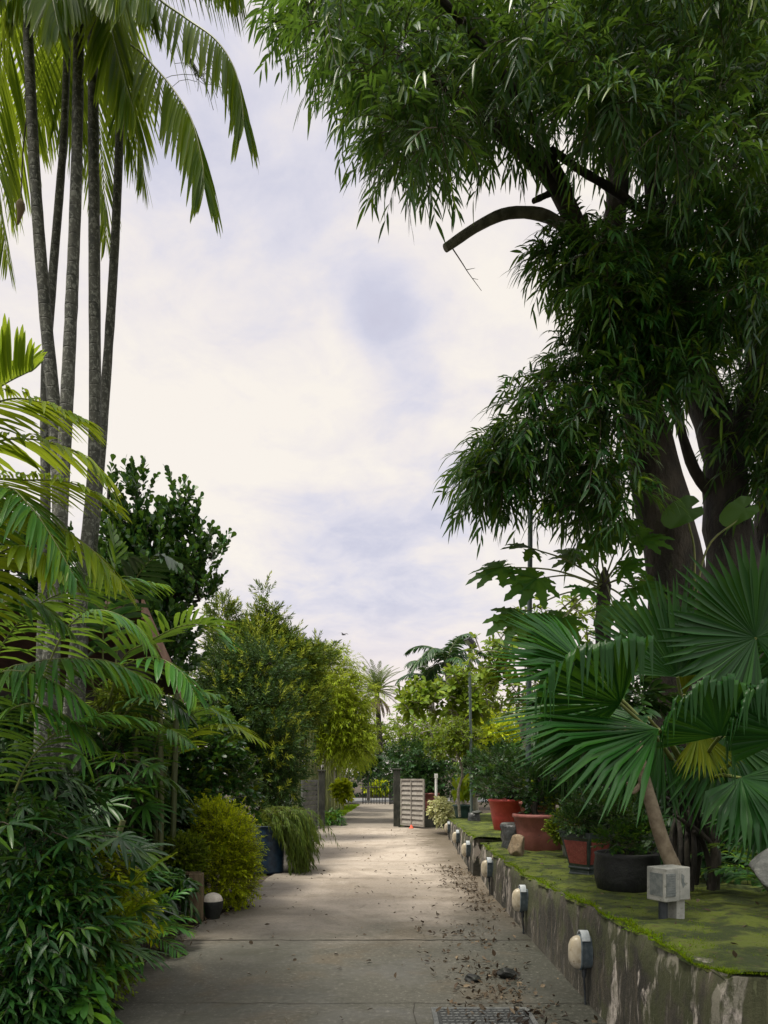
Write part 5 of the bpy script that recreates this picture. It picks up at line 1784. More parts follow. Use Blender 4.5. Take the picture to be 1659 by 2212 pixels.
M['front_leaf'] = leafmat('front_leaf', [(.007, .024, .010), (.011, .034, .012), (.02, .052, .016), (.06, .11, .024)], .25, (.13, .22, .02), .34, .8)
LS = dict(nl=8, SL=.20, LL=.10, LW=.017, droop=.35, ang=58, prof=LANCE3, ld=.3)
bush('broad_leaf_bush', (-2.35, 4.75, 0), 'dark lance leaved bush filling the lower left corner', 'bush',
     [B(40, 1960, 4.75, 110), B(110, 2010, 4.7, 85), B(20, 2120, 4.5, 105), B(60, 1820, 4.95, 80), B(165, 1960, 4.9, 50)], 'front_leaf', 900,
     dict(nl=9, SL=.22, LL=.105, LW=.0125, droop=.35, ang=58, prof=LANCE, fold=.25, ld=.35), seed=1)
bush('creeping_bush', (-2.02, 4.95, 0), 'low yellow green creeping bush spilling towards the drive at the front left', 'bush',
     [B(200, 2080, 4.95, 42, 60, 60), B(225, 2050, 5.1, 28, 60, 40), B(170, 2010, 4.9, 50)], 'olive_leaf', 520,
     dict(nl=10, SL=.16, LL=.042, LW=.010, droop=.7, ang=62, prof=LANCE3, ld=.2), seed=2, tips=8)
bush('bird_nest_plant', (-1.98, 4.55, 0), 'small bright green ragged leaf plant at the bottom left corner', 'plant',
     [B(165, 2150, 4.5, 32, 30, 26)], 'areca_leaf', 16, dict(nl=5, SL=.10, LL=.15, LW=.028, droop=.5, ang=60, prof=OBOV, fold=.3, ld=.5), seed=3, tips=4)
bush('ground_bush', (-2.25, 4.4, 0), 'very dark low bush in the extreme bottom left', 'bush',
     [B(40, 2190, 4.4, 90, 60, 60), B(95, 2190, 4.45, 36, 40, 40)], 'dark_leaf', 360, LS, seed=4)
fern('seedling_palm', (-2.12, 4.95, 0), 'upright seedling palm with stiff golden leaflets above the lower left bushes', 5, 1.15, 'areca_gold', 5, (1.1, 1.45), .20, .016, 11, (-.6, 1.0), 'palm', (.5, .9), .15, .6)
t = lady_palm((-2.35, 5.3, 0), 1.25, .42, 26, 'pale ribbon leaved lady palm behind the lower left bush', 'gloss_leaf', 6, .30, .018)
lady_palm((-2.45, 6.4, 0), 1.05, .4, 28, 'dark lady palm with long strap fingers left of the clipped bush', 'gloss_leaf', 7, .30, .017)
lady_palm((-2.62, 7.3, 0), 1.95, .38, 34, 'tall lady palm with yellowish finger leaves behind the timber post', 'mid_leaf', 8, .30, .020)
lady_palm((-2.75, 6.9, 0), 1.5, .35, 22, 'lady palm half hidden in shade beside the palm trunks', 'dark_leaf', 9, .30, .018)
fern('seedling_palm', (-2.25, 6.55, .08), 'low seedling palm with bright feather leaf leaning over the litter strip', 6, .75, 'areca_leaf', 10, (.35, .95), .20, .012, 16, (-.9, 1.3), 'palm', (.7, 1.2), .3)
fern('fern', (-1.98, 4.62, .02), 'bright arching fern at the front left corner of the bed', 11, .5, 'areca_leaf', 93, (.5, 1.2), .085, .010, 26)
fern('fern', (-2.35, 4.75, .45), 'dark arching fern growing out of the lower left bushes', 10, .62, 'mid_leaf', 94, (.3, 1.2), .10, .011, 26)
fern('fern', (-2.15, 5.75, .05), 'clump of drooping fern beside the litter strip', 10, .55, 'mid_leaf', 11, (.4, 1.1), .09, .010, 24)
lady_palm((-2.02, 4.85, 0), .62, .30, 14, 'low bright lady palm at the front of the lower left bushes', 'mid_leaf', 91, .22, .015)
lady_palm((-2.5, 4.7, 0), 1.3, .35, 16, 'lady palm with broad dark fingers at the left edge above the lower bushes', 'gloss_leaf', 92, .26, .017)
bush('croton_bush', (-2.4, 5.6, 0), 'yellow tinged fine leaved bush in the middle of the left bed', 'bush',
     [B(250, 1925, 5.5, 44), B(275, 1975, 5.7, 36), B(215, 1880, 5.3, 44)], 'lime_leaf', 300, dict(nl=8, SL=.15, LL=.06, LW=.012, droop=.4, ang=58, prof=LANCE3, ld=.2), seed=12, tips=8)
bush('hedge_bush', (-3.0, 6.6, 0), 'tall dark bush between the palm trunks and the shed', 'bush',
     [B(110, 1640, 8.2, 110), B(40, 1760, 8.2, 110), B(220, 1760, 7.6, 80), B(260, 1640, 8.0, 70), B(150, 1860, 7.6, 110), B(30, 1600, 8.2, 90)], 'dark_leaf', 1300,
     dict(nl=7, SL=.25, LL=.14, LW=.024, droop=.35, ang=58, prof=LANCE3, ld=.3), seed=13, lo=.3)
bush('drooping_bush', (-2.6, 5.9, 0), 'dark bush with hanging lance leaves at the left edge beneath the arching fronds', 'bush',
     [B(40, 1700, 5.4, 75), B(100, 1760, 5.6, 70), B(20, 1800, 5.3, 80)], 'dark_leaf', 500,
     dict(nl=8, SL=.24, LL=.13, LW=.018, droop=.6, ang=50, prof=LANCE3, ld=.4), seed=14)
bush('glossy_bush', (-2.35, 9.6, 0), 'glossy small leaved bush with glinting leaves in front of the conifer', 'bush',
     [B(430, 1640, 9.6, 75), B(480, 1690, 9.9, 65), B(400, 1720, 9.3, 70), B(460, 1600, 10, 60), B(340, 1600, 9.2, 70)], 'gloss_leaf', 1100,
     dict(nl=8, SL=.2, LL=.085, LW=.022, droop=.2, ang=55, prof=OVAL, ld=.2), seed=15, extra=('olive_leaf', .10))
bush('yellow_bush', (-3.1, 8.0, 1.4), 'yellow green tufted bush under the shed edge board', 'bush',
     [B(275, 1510, 7.9, 42, 50, 32), B(310, 1540, 8.2, 30)], 'olive_leaf', 190, dict(nl=8, SL=.2, LL=.12, LW=.016, droop=.3, ang=50, prof=LANCE3, ld=.2), seed=16, tips=6)
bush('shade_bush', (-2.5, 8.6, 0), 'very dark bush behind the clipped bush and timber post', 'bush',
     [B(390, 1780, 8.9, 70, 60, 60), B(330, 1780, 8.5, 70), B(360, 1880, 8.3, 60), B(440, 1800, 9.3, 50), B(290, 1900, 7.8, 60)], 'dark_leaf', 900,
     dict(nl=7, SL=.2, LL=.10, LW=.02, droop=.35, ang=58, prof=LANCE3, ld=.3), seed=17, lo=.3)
bush('small_fern_bush', (-2.12, 7.6, 0), 'dark drooping leaf plant right beside the timber post', 'plant',
     [B(372, 1920, 7.6, 30, 30, 30)], 'gloss_leaf', 40, dict(nl=6, SL=.16, LL=.13, LW=.02, droop=.5, ang=50, prof=LANCE, fold=.3, ld=.5), seed=18, tips=4)
bush('clipped_bush', (-1.98, 8.05, .15), 'round clipped small leaved bush just above the timber post', 'bush',
     [B(398, 1838, 8.05, 38, 36, 36), B(415, 1850, 8.05, 30)], 'olive_leaf', 620, dict(nl=9, SL=.07, LL=.026, LW=.010, droop=.1, ang=60, prof=LANCE3, ld=.1), seed=19, lo=.6, tips=10)
gb = [B(478, 1795, 8.7, 46, 60, 46), B(503, 1835, 8.6, 36, 60, 60), B(486, 1885, 8.5, 46, 55, 62), B(512, 1895, 8.6, 26, 45, 52), B(452, 1780, 8.7, 34), B(520, 1850, 8.6, 22, 30, 30)]
bush('golden_shrub', (-1.78, 8.8, 0), 'golden yellow fine leaved shrub bulging over the edge of the drive', 'shrub', gb, 'lime_leaf', 2000,
     dict(nl=13, SL=.21, LL=.038, LW=.009, droop=.15, ang=50, prof=LANCE3, ld=.1), seed=20, lo=.55, tips=16, upb=.5)

# ------------------------------------------------------------------ blue basket pot with weeping plant
bpb = (-1.83, 11.7, 0)
t = thing('potted_plant', bpb, 'big dark blue woven pot holding a weeping grassy shrub beside the drive', 'potted plant')
mb = MB()
K = 26
prof = [(.02, .0)]
for k in range(K):
    z_ = .72 * k / (K - 1)
    prof += [(.235 + .02 * z_ + .006 * (k % 2), z_)]
prof += [(.265, .74), (.235, .74), (.228, .66)]
mb.lathe(bpb, prof, 64, wob=lambda V: V * np.stack([.012 * np.sign(np.sin(np.arctan2(V[..., 1], V[..., 0]) * 32 + (np.arange(V.shape[0])[:, None] // 2 % 2) * math.pi))] * 2 + [0 * V[..., 0]], -1))
mb.build('pot', M['blue_pot'], t)
mb = MB()
mb.lathe((bpb[0], bpb[1], .66), [(.232, 0), (.1, .02), (.001, .03)], 20)
mb.build('soil', M['soil'], t)
rw = rng_(61)
mb = MB()
n = 950
a = rw.uniform(-.75, 2.2, n)
o0 = np.stack((bpb[0] + .20 + rw.normal(0, .13, n), bpb[1] + .12 + rw.normal(0, .22, n), .80 + rw.uniform(-.08, .20, n)), -1)
D = norm(np.stack((np.cos(a) * .9, np.sin(a) * .9 - .35, rw.uniform(.05, .7, n)), -1))
m_ = 420
o1 = np.stack((bpb[0] + rw.uniform(.26, .46, m_), bpb[1] + rw.uniform(-.25, .35, m_), rw.uniform(.42, .85, m_)), -1)
D1 = norm(np.stack((rw.uniform(.1, .7, m_), rw.normal(-.15, .3, m_), rw.uniform(-.6, .3, m_)), -1))
sprigs(mb, o1, D1, 13, .30, .08, .009, 1.0, 28, LANCE3, 0, .5, rw, 0, (1, .002), .12)
sprigs(mb, o0, D, 15, .38, .085, .009, 1.15, 28, LANCE3, 0, .5, rw, 0, (1, .002), .12)
mb.build('foliage', [M['weeper'], M['twig']], t)
mb = MB()
twigs(mb, np.array((bpb[0] + .05, bpb[1], .68)), o0[:24], rw, .02, 0, .1, 5, .004)
mb.build('stem', M['twig'], t)

# ------------------------------------------------------------------ trees behind the left bed
bush('round_leaf_tree', (-3.75, 12, 0), 'dark tree with small round leathery leaves and upright spires behind the palms', 'tree',
     [B(300, 1075, 12, 18, 20, 54), B(285, 1160, 12, 34, 40, 40), B(386, 1095, 12, 14, 18, 42), B(368, 1150, 12, 34, 40, 42), B(325, 1200, 12, 56, 60, 38), B(420, 1165, 12, 20, 28, 30), B(458, 1200, 12, 24, 26, 15),
      B(420, 1225, 12, 42, 46, 28), B(236, 1060, 12, 7, 10, 54), B(245, 1130, 12, 20, 26, 38), B(265, 1220, 12, 46, 60, 46), B(340, 1270, 12, 78, 80, 42), B(432, 1285, 12, 34, 46, 26), B(270, 1310, 12, 80), B(340, 1420, 12, 70), B(340, 1350, 12, 70)], 'gloss_leaf', 1250,
     dict(nl=10, SL=.31, LL=.115, LW=.040, droop=-.05, ang=40, prof=OBOV, ld=.0, whorl=True), seed=21, lo=.3, upb=1.5, sr=.10, part='crown', tips=40)
bush('background_tree', (-6.5, 13, 0), 'dark leafy tree behind the shed roof at the far left', 'tree',
     [B(40, 1230, 13, 90, 90, 80), B(110, 1220, 13, 60), B(0, 1150, 13.5, 70), B(60, 1400, 13, 120)], 'dark_leaf', 700,
     dict(nl=8, SL=.35, LL=.13, LW=.04, droop=.1, ang=50, prof=OVAL, ld=.1), seed=22, sr=.12, part='crown', tips=24)
NE = dict(nl=18, SL=.34, LL=.095, LW=.011, droop=.12, ang=52, prof=LANCE3, ld=.1, whorl=True, jit=.12)
bush('conifer', (-2.55, 14.2, 0), 'dark fine needled conifer with lime tips beside the left gate leaf', 'tree',
     [B(560, 1560, 14, 85, 80, 70), B(500, 1530, 14.2, 70), B(596, 1620, 13.8, 54, 60, 60), B(606, 1690, 13.6, 32, 40, 32), B(560, 1660, 14, 80, 70, 50), B(500, 1470, 14.5, 70), B(570, 1460, 14.5, 66, 60, 60),
      B(600, 1735, 13.4, 28, 36, 22), B(560, 1750, 13.6, 40, 40, 26), B(460, 1570, 14.4, 60)], 'pine_dark', 2600, NE, seed=23, lo=.45, sr=.09, part='crown', extra=('pine_tip', .13), tips=40, upb=.3)
bush('conifer', (-3.6, 17.5, 0), 'taller paler conifer with feathery leading shoot standing behind the dark one', 'tree',
     [B(571, 1300, 17.5, 8, 8, 36), B(571, 1350, 17.5, 26, 26, 30), B(622, 1390, 17.5, 14, 14, 26), B(520, 1375, 17.5, 14, 14, 24), B(690, 1405, 17.8, 18, 18, 12), B(545, 1345, 17.5, 12, 12, 14), B(600, 1345, 17.5, 10, 12, 14), B(572, 1400, 17.5, 46, 46, 26), B(610, 1410, 17.5, 46, 46, 30), B(560, 1430, 17.5, 76), B(640, 1440, 17.5, 44, 44, 30), B(500, 1400, 17.5, 46, 50, 40), B(480, 1340, 17.5, 28, 30, 40), B(640, 1520, 17.5, 60), B(680, 1430, 17.8, 34, 40, 22)], 'pine_leaf', 2300,
     dict(nl=18, SL=.34, LL=.115, LW=.013, droop=.1, ang=50, prof=LANCE3, ld=.1, whorl=True, jit=.12), seed=24, lo=.35, sr=.09, part='crown', extra=('pine_tip', .25), tips=40, upb=.6)
t = bush('bamboo', (-2.35, 24, 0), 'feathery yellow green bamboo clump behind the left gate pillar', 'bamboo',
         [B(700, 1500, 24, 66, 66, 60), B(740, 1560, 24, 50, 50, 56), B(660, 1540, 24, 50), B(720, 1440, 24.5, 36, 40, 34), B(690, 1590, 24, 56, 50, 36), B(762, 1595, 24, 36, 40, 40), B(640, 1470, 24, 50, 50, 50), B(775, 1500, 24.5, 26, 30, 40), B(740, 1620, 28, 34, 60, 26), B(772, 1610, 31, 26, 60, 40)],
         'bamboo_leaf', 4600, dict(nl=11, SL=.55, LL=.15, LW=.016, droop=.3, ang=50, prof=LANCE3, ld=.3), False, seed=25, lo=.25, upb=.45)
rb_ = rng_(25)
M['bamboo_culm'] = plain('bamboo_culm', [(.08, .10, .03), (.19, .20, .08), (.05, .06, .02)], 5, .5, 0, stretch=(1, 1, .3))
for k in range(84):
    y0 = 22.4 + 13 * rb_.uniform() ** 1.3
    x0 = float(np.interp(y0, ys, le)) - .30 - .75 * rb_.uniform() ** 1.4
    hh = rb_.uniform(2.6, 4.6)
    lean = rb_.normal(.03, .16)
    mb = MB()
    mb.tube(bez([(x0, y0, -.04), (x0 + lean * .15, y0, hh * .4), (x0 + lean * .5, y0 - .05, hh * .75), (x0 + lean, y0 - .1, hh)], 10), np.linspace(.03, .012, 10), 6)
    mb.build('culm', M['bamboo_culm'], t)
bush('edge_shrub', (-1.55, 25.5, 0), 'small bright yellow shrub at the bamboo foot along the narrow path', 'shrub', [B(738, 1706, 25.5, 14, 18, 16)], 'lime_leaf', 160,
     dict(nl=7, SL=.2, LL=.12, LW=.04, droop=.2, ang=50, prof=OVAL, ld=.2), seed=26, tips=5)
bush('edge_fern', (-1.65, 22.6, 0), 'pale green leafy plant at the foot of the left gate pillar', 'plant', [B(715, 1768, 22.6, 20, 26, 12)], 'mid_leaf', 70,
     dict(nl=6, SL=.2, LL=.2, LW=.03, droop=.4, ang=45, prof=LANCE3, ld=.4), seed=27, tips=4)
mb = MB()
rg = rng_(90)
n = 9000
yy = 21.8 + 15 * rg.uniform(0, 1, n) ** 1.4
xx = np.interp(yy, ys, le) + rg.uniform(-.55, .03, n)
D = norm(np.stack((rg.normal(0, .5, n), rg.normal(0, .5, n), np.ones(n)), -1))
mb.leaves(np.stack((xx, yy, np.full(n, -.02)), -1), D, norm(np.cross(D, rg.normal(0, 1, (n, 3)))), rg.uniform(.06, .16, n), .012, LANCE3, 0, .3)
n = 3000
yy = rg.uniform(22, 37, n)
xx = np.interp(yy, ys, re) + rg.uniform(-.03, .6, n)
D = norm(np.stack((rg.normal(0, .5, n), rg.normal(0, .5, n), np.ones(n)), -1))
mb.leaves(np.stack((xx, yy, np.full(n, -.02)), -1), D, norm(np.cross(D, rg.normal(0, 1, (n, 3)))), rg.uniform(.06, .14, n), .012, LANCE3, 0, .3)
tagset(mb.build('grass', M['grass'], None), 'bright grass verge along the narrow path beyond the gate', 'grass', None, 'stuff')

# ------------------------------------------------------------------ right hand middle distance
rosette_tree('frangipani', (3.9, 15, .45), 'near frangipani with bare looking grey branches behind the fan palm', [P(1160, 1760, 15), P(1150, 1640, 15), P(1130, 1580, 15)], .12,
             [B(1100, 1390, 15, 85, 90, 55), B(1180, 1350, 15, 80, 80, 55), B(1060, 1440, 15, 60, 70, 50), B(1130, 1500, 15, 90, 80, 60), B(1230, 1400, 15, 70), B(1240, 1310, 15.5, 50, 60, 30)], 250, 'frangi_leaf', .19, .036, 9, 31, 'frangipani trees on the right', 'bark_pale', .075, .3, twig_r=.013)
rosette_tree('frangipani', (2.9, 19, .42), 'frangipani with broad flat crown and big pale leaves nearest the gate', [P(1030, 1770, 19), P(1015, 1640, 19), P(990, 1575, 19)], .075,
             [B(905, 1492, 19, 60, 80, 26), B(950, 1520, 19, 60, 80, 26), B(1010, 1480, 19, 66, 80, 44), B(890, 1528, 18.6, 34, 60, 18), B(1030, 1530, 19, 44, 60, 26)], 210, 'frangi_leaf', .25, .05, 9, 32, 'frangipani trees on the right', 'bark_pale', .08, .3, twig_r=.014)
rosette_tree('frangipani', (2.9, 25, .0), 'sparse grey twigged frangipani low behind the open gate leaf', [P(960, 1740, 25), P(955, 1660, 25), P(950, 1620, 25)], .12,
             [B(900, 1570, 25, 60, 90, 40), B(950, 1590, 25, 60, 80, 40), B(880, 1610, 25, 40, 60, 24), B(1000, 1580, 25, 46)], 300, 'frangi_leaf', .17, .034, 7, 33, 'frangipani trees on the right', 'bark_pale', .08, .3, twig_r=.016)
bush('spreading_bush', (2.0, 24, 0), 'dark layered bush spreading behind the pale gate leaf', 'bush',
     [B(890, 1650, 23.5, 50, 50, 22), B(930, 1640, 23.5, 46, 50, 26), B(860, 1680, 23, 30, 40, 24), B(920, 1690, 23, 46, 40, 26), B(960, 1680, 23, 40, 40, 30), B(880, 1625, 24, 36, 40, 16)], 'dark_leaf', 900,
     dict(nl=9, SL=.35, LL=.11, LW=.026, droop=.1, ang=50, prof=LANCE3, ld=.1), seed=34, lo=.4, upb=.1, sr=.05)
rosette_tree('weeping_fig', (1.9, 17.8, .42), 'olive green small tree with pale crooked stem beside the potted plant', [P(993, 1765, 17.8), P(990, 1710, 17.8), P(999, 1668, 17.8), P(985, 1620, 17.8)], .035,
             [B(960, 1612, 17.8, 46, 50, 30), B(1000, 1592, 17.8, 44, 50, 34), B(1035, 1630, 17.8, 28, 40, 18), B(985, 1570, 17.8, 40, 40, 22)], 480, 'olive_leaf', .09, .018, 9, 35, None, 'bark_pale', .03, .3, twig_r=.005)
bush('lime_tree', (5.2, 26, .3), 'bright lime green tree showing beyond the distant lamp post', 'tree',
     [B(1050, 1590, 26, 50, 60, 30), B(1090, 1570, 26, 40, 50, 34), B(1110, 1620, 26, 60)], 'lime_leaf', 700,
     dict(nl=9, SL=.5, LL=.16, LW=.03, droop=.4, ang=45, prof=LANCE3, ld=.2), seed=36, part='crown', sr=.1)
bush('hedge', (3.0, 17.6, .45), 'dense dark green hedge behind the red and terracotta tubs', 'hedge',
     [B(1062, 1690, 16.6, 34, 60, 34), B(1030, 1655, 16.9, 20, 30, 24), B(1110, 1660, 17, 40, 60, 40), B(1040, 1660, 19.5, 36, 50, 30), B(1085, 1640, 19, 46, 50, 30)], 'dark_leaf', 1300,
     dict(nl=8, SL=.2, LL=.075, LW=.02, droop=.1, ang=52, prof=LANCE3, ld=.1), seed=37, lo=.5, extra=('mid_leaf', .15))
bush('bright_bush', (3.4, 12.5, .5), 'sunny yellow green bush glowing behind the terracotta tub', 'bush',
     [B(1200, 1690, 12.5, 44, 50, 40), B(1240, 1720, 12, 36, 40, 36), B(1165, 1700, 13, 30)], 'olive_leaf', 420,
     dict(nl=8, SL=.2, LL=.085, LW=.026, droop=.1, ang=52, prof=OVAL, ld=.1), seed=38, extra=('lime_leaf', .3))
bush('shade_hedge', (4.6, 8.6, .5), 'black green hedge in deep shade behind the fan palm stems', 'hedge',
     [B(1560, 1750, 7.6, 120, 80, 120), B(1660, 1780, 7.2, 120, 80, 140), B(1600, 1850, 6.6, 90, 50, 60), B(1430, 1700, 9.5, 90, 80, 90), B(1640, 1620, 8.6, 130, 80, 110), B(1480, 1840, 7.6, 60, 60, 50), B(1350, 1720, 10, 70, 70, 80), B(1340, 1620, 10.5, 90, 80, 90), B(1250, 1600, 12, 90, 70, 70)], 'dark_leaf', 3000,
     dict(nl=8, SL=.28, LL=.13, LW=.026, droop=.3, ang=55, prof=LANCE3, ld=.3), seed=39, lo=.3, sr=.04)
fern('young_fan_palm', (3.05, 5.6, .6), 'small feathery young palm low in the shade right of the electric box', 7, .8, 'areca_leaf', 41, (.5, 1.1), .24, .014, 14, (1.8, 4.6), 'palm', (.9, 1.5), .3)

# potted plants on the terrace, far to near
t = thing('potted_plant', (1.97, 18.5, .43), 'dark green pot with large upright bright green leaves', 'potted plant')
pot_round(t, (1.97, 18.5, .42), .235, .17, .36, .04, M['green_pot'])
mb = MB()
rq = rng_(70)
n = 44
D = norm(np.stack((rq.normal(0, .45, n), rq.normal(0, .45, n), np.ones(n)), -1))
o0 = np.stack((1.97 + rq.normal(0, .12, n), 18.5 + rq.normal(0, .12, n), .8 + rq.uniform(0, .45, n)), -1)
mb.leaves(o0, D, norm(np.cross(D, rq.normal(0, 1, (n, 3)))), rq.uniform(.28, .46, n), rq.uniform(.055, .085, n), OBOV, .25, .15)
mb.build('leaves', M['areca_gold'], t)
bush('variegated_bush', (1.62, 19.3, .40), 'cream and green variegated bush spilling over the wall beside the green pot', 'bush',
     [B(950, 1742, 19.3, 20, 26, 16), B(965, 1752, 19, 18, 24, 18), B(955, 1765, 19, 12, 16, 12)], 'varieg_leaf', 330,
     dict(nl=8, SL=.14, LL=.06, LW=.02, droop=.4, ang=58, prof=OVAL, ld=.2), seed=71, tips=5)
t = thing('flower_pot', (1.72, 22.4, 0), 'brown red tub partly hidden behind the open gate leaf', 'pot')
pot_round(t, (1.42, 22.6, .42), .26, .2, .55, .05, M['terracotta'])
t = thing('wooden_crate', (2.78, 16.9, .43), 'plain tan wooden box behind the bright red tub', 'box')
mb = MB()
mb.box((2.72, 16.9, .43 + .35), (.42, .3, .74), .1)
mb.box((2.72, 16.9, .43 + .74), (.46, .34, .04), .1)
mb.build('box', M['wood_box'], t, False)
t = thing('flower_pot', (2.50, 15.6, .46), 'little red square pot with dark corners left of the bright red tub', 'pot')
pot_square(t, (2.50, 15.6, .46), .34, .25, .42, .5, M['red_paint'], M['dark_glaze'])
BR = P(1096, 1790, 13.2)
t = thing('potted_plant', (2.21, 13.2, .5), 'bright red tapered tub with flat rim and dark bushy bonsai', 'potted plant')
pot_round(t, (2.21, 13.2, .48), .335, .235, .62, .045, M['red_paint'])
mb = MB()
rq = rng_(72)
mb.tube(bez([(2.21, 13.2, 1.03), (2.26, 13.2, 1.2), (2.15, 13.2, 1.4), (2.2, 13.2, 1.6)], 12), np.linspace(.06, .03, 12), 8)
mb.build('trunk', M['bark_dark'], t)
mb = MB()
for c, rad in (((2.05, 13.2, 1.35), (.42, .35, .17)), ((2.4, 13.1, 1.5), (.38, .35, .2)), ((2.15, 13.3, 1.75), (.45, .4, .2)), ((2.5, 13.2, 1.2), (.35, .3, .16))):
    p, v = in_ball(c, rad, 210, rq, .5)
    sprigs(mb, p, v * .7 + Z * .5, 8, .13, .05, .014, .1, 52, LANCE3, 0, .1, rq, 0, (1, .003))
mb.build('foliage', [M['dark_leaf'], M['twig']], t)
t = thing('potted_plant', (2.05, 9.86, .5), 'large round terracotta tub with wide rolled rim on the moss', 'potted plant')
pot_round(t, (2.10, 9.95, .50), .35, .27, .515, .05, M['terracotta'])
mb = MB()
for c, rad in (((2.25, 10.05, 1.2), (.35, .3, .22)), ((1.98, 10.1, 1.42), (.36, .3, .2)), ((2.4, 10.2, 1.55), (.4, .3, .25))):
    p, v = in_ball(c, rad, 190, rq, .5)
    sprigs(mb, p, v * .7 + Z * .5, 8, .13, .052, .015, .1, 52, OVAL, 0, .1, rq, 0, (1, .003))
mb.build('foliage', [M['dark_leaf'], M['twig']], t)
mb = MB()
mb.tube(bez([(2.08, 9.95, .93), (2.02, 9.97, 1.1), (2.16, 10.0, 1.3), (2.1, 10.1, 1.5)], 10), np.linspace(.05, .02, 10), 8)
mb.build('trunk', M['bark_dark'], t)
t = thing('flower_pot', (2.55, 12.4, .49), 'dull red tub standing behind the round terracotta tub', 'pot')
pot_round(t, (2.62, 12.6, .48), .30, .22, .60, .05, M['terracotta'])
t = thing('potted_plant', (2.34, 9.3, .5), 'small mossy grey pot with yellow green bush spilling over it', 'potted plant')
pot_round(t, (2.30, 9.1, .51), .13, .09, .30, .03, M['grey_pot'])
mb = MB()
for c, rad in (((2.22, 9.05, .94), (.17, .16, .12)), ((2.36, 9.0, .92), (.15, .14, .12)), ((2.12, 9.0, .87), (.10, .1, .08))):
    p, v = in_ball(c, rad, 170, rq, .55)
    sprigs(mb, p, v * .8 + Z * .35, 8, .09, .030, .010, .15, 55, OVAL, 0, .1, rq, 0, (1, .002))
mb.build('foliage', [M['olive_leaf'], M['twig']], t)
t = thing('potted_plant', (2.0, 7.3, .55), 'square footed pot with scratched red panels and dark frame carrying a dense bonsai', 'potted plant')
pot_square(t, (2.0, 7.3, .545), .37, .25, .44, .62, M['red_glaze'], M['dark_glaze'])
mb = MB()
mb.tube(bez([(2.0, 7.3, .93), (2.06, 7.3, 1.02), (1.98, 7.3, 1.1), (2.05, 7.3, 1.2)], 10), np.linspace(.045, .02, 10), 8)
mb.build('trunk', M['bark_dark'], t)
mb = MB()
for c, rad in (((1.93, 7.25, 1.09), (.24, .2, .10)), ((2.16, 7.3, 1.12), (.26, .2, .13)), ((2.05, 7.35, 1.25), (.26, .22, .12)), ((2.32, 7.3, 1.08), (.2, .2, .14))):
    p, v = in_ball(c, rad, 260, rq, .5)
    sprigs(mb, p, v * .7 + Z * .4, 8, .09, .030, .009, .1, 52, LANCE3, 0, .1, rq, 0, (1, .002))
mb.build('foliage', [M['dark_leaf'], M['twig']], t)
t = thing('potted_plant', (1.97, 6.0, .59), 'wide black tub with small dark shrub just left of the electric box', 'potted plant')
mb = MB()
mb.lathe((1.97, 6.0, .585), [(.02, .01), (.20, 0), (.23, .02), (.255, .12), (.262, .22), (.25, .30), (.258, .325), (.235, .335), (.215, .32), (.20, .28)], 36)
mb.build('pot', M['black_tub'], t)
mb = MB()
mb.lathe((1.97, 6.0, .87), [(.21, 0), (.1, .02), (.001, .03)], 20)
mb.build('soil', M['soil'], t)
mb = MB()
for c, rad in (((1.9, 6.0, 1.02), (.16, .15, .09)), ((2.1, 6.05, 1.05), (.17, .15, .12)), ((2.0, 6.1, 1.22), (.2, .15, .12))):
    p, v = in_ball(c, rad, 130, rq, .5)
    sprigs(mb, p, v * .7 + Z * .4, 8, .09, .034, .010, .1, 52, LANCE3, 0, .1, rq, 0, (1, .002))
mb.build('foliage', [M['mid_leaf'], M['twig']], t)
mb = MB()
twigs(mb, np.array((1.97, 6.0, .87)), np.array([(1.9, 6, 1.0), (2.1, 6.05, 1.05), (2.0, 6.1, 1.2), (2.05, 5.95, 1.0)]), rq, .018, 0, .1, 6, .005)
mb.build('stem', M['bark_dark'], t)
t = thing('flower_pot', (4.6, 9.6, .5), 'red tub glimpsed between the fan palm stems', 'pot')
c_ = P(1455, 1760, 9.6)
pot_round(t, (c_[0], 9.6, .5), .30, .22, .62, .05, M['red_paint'])
t['label'] = 'red tub glimpsed through the fan palm stems in the shade'

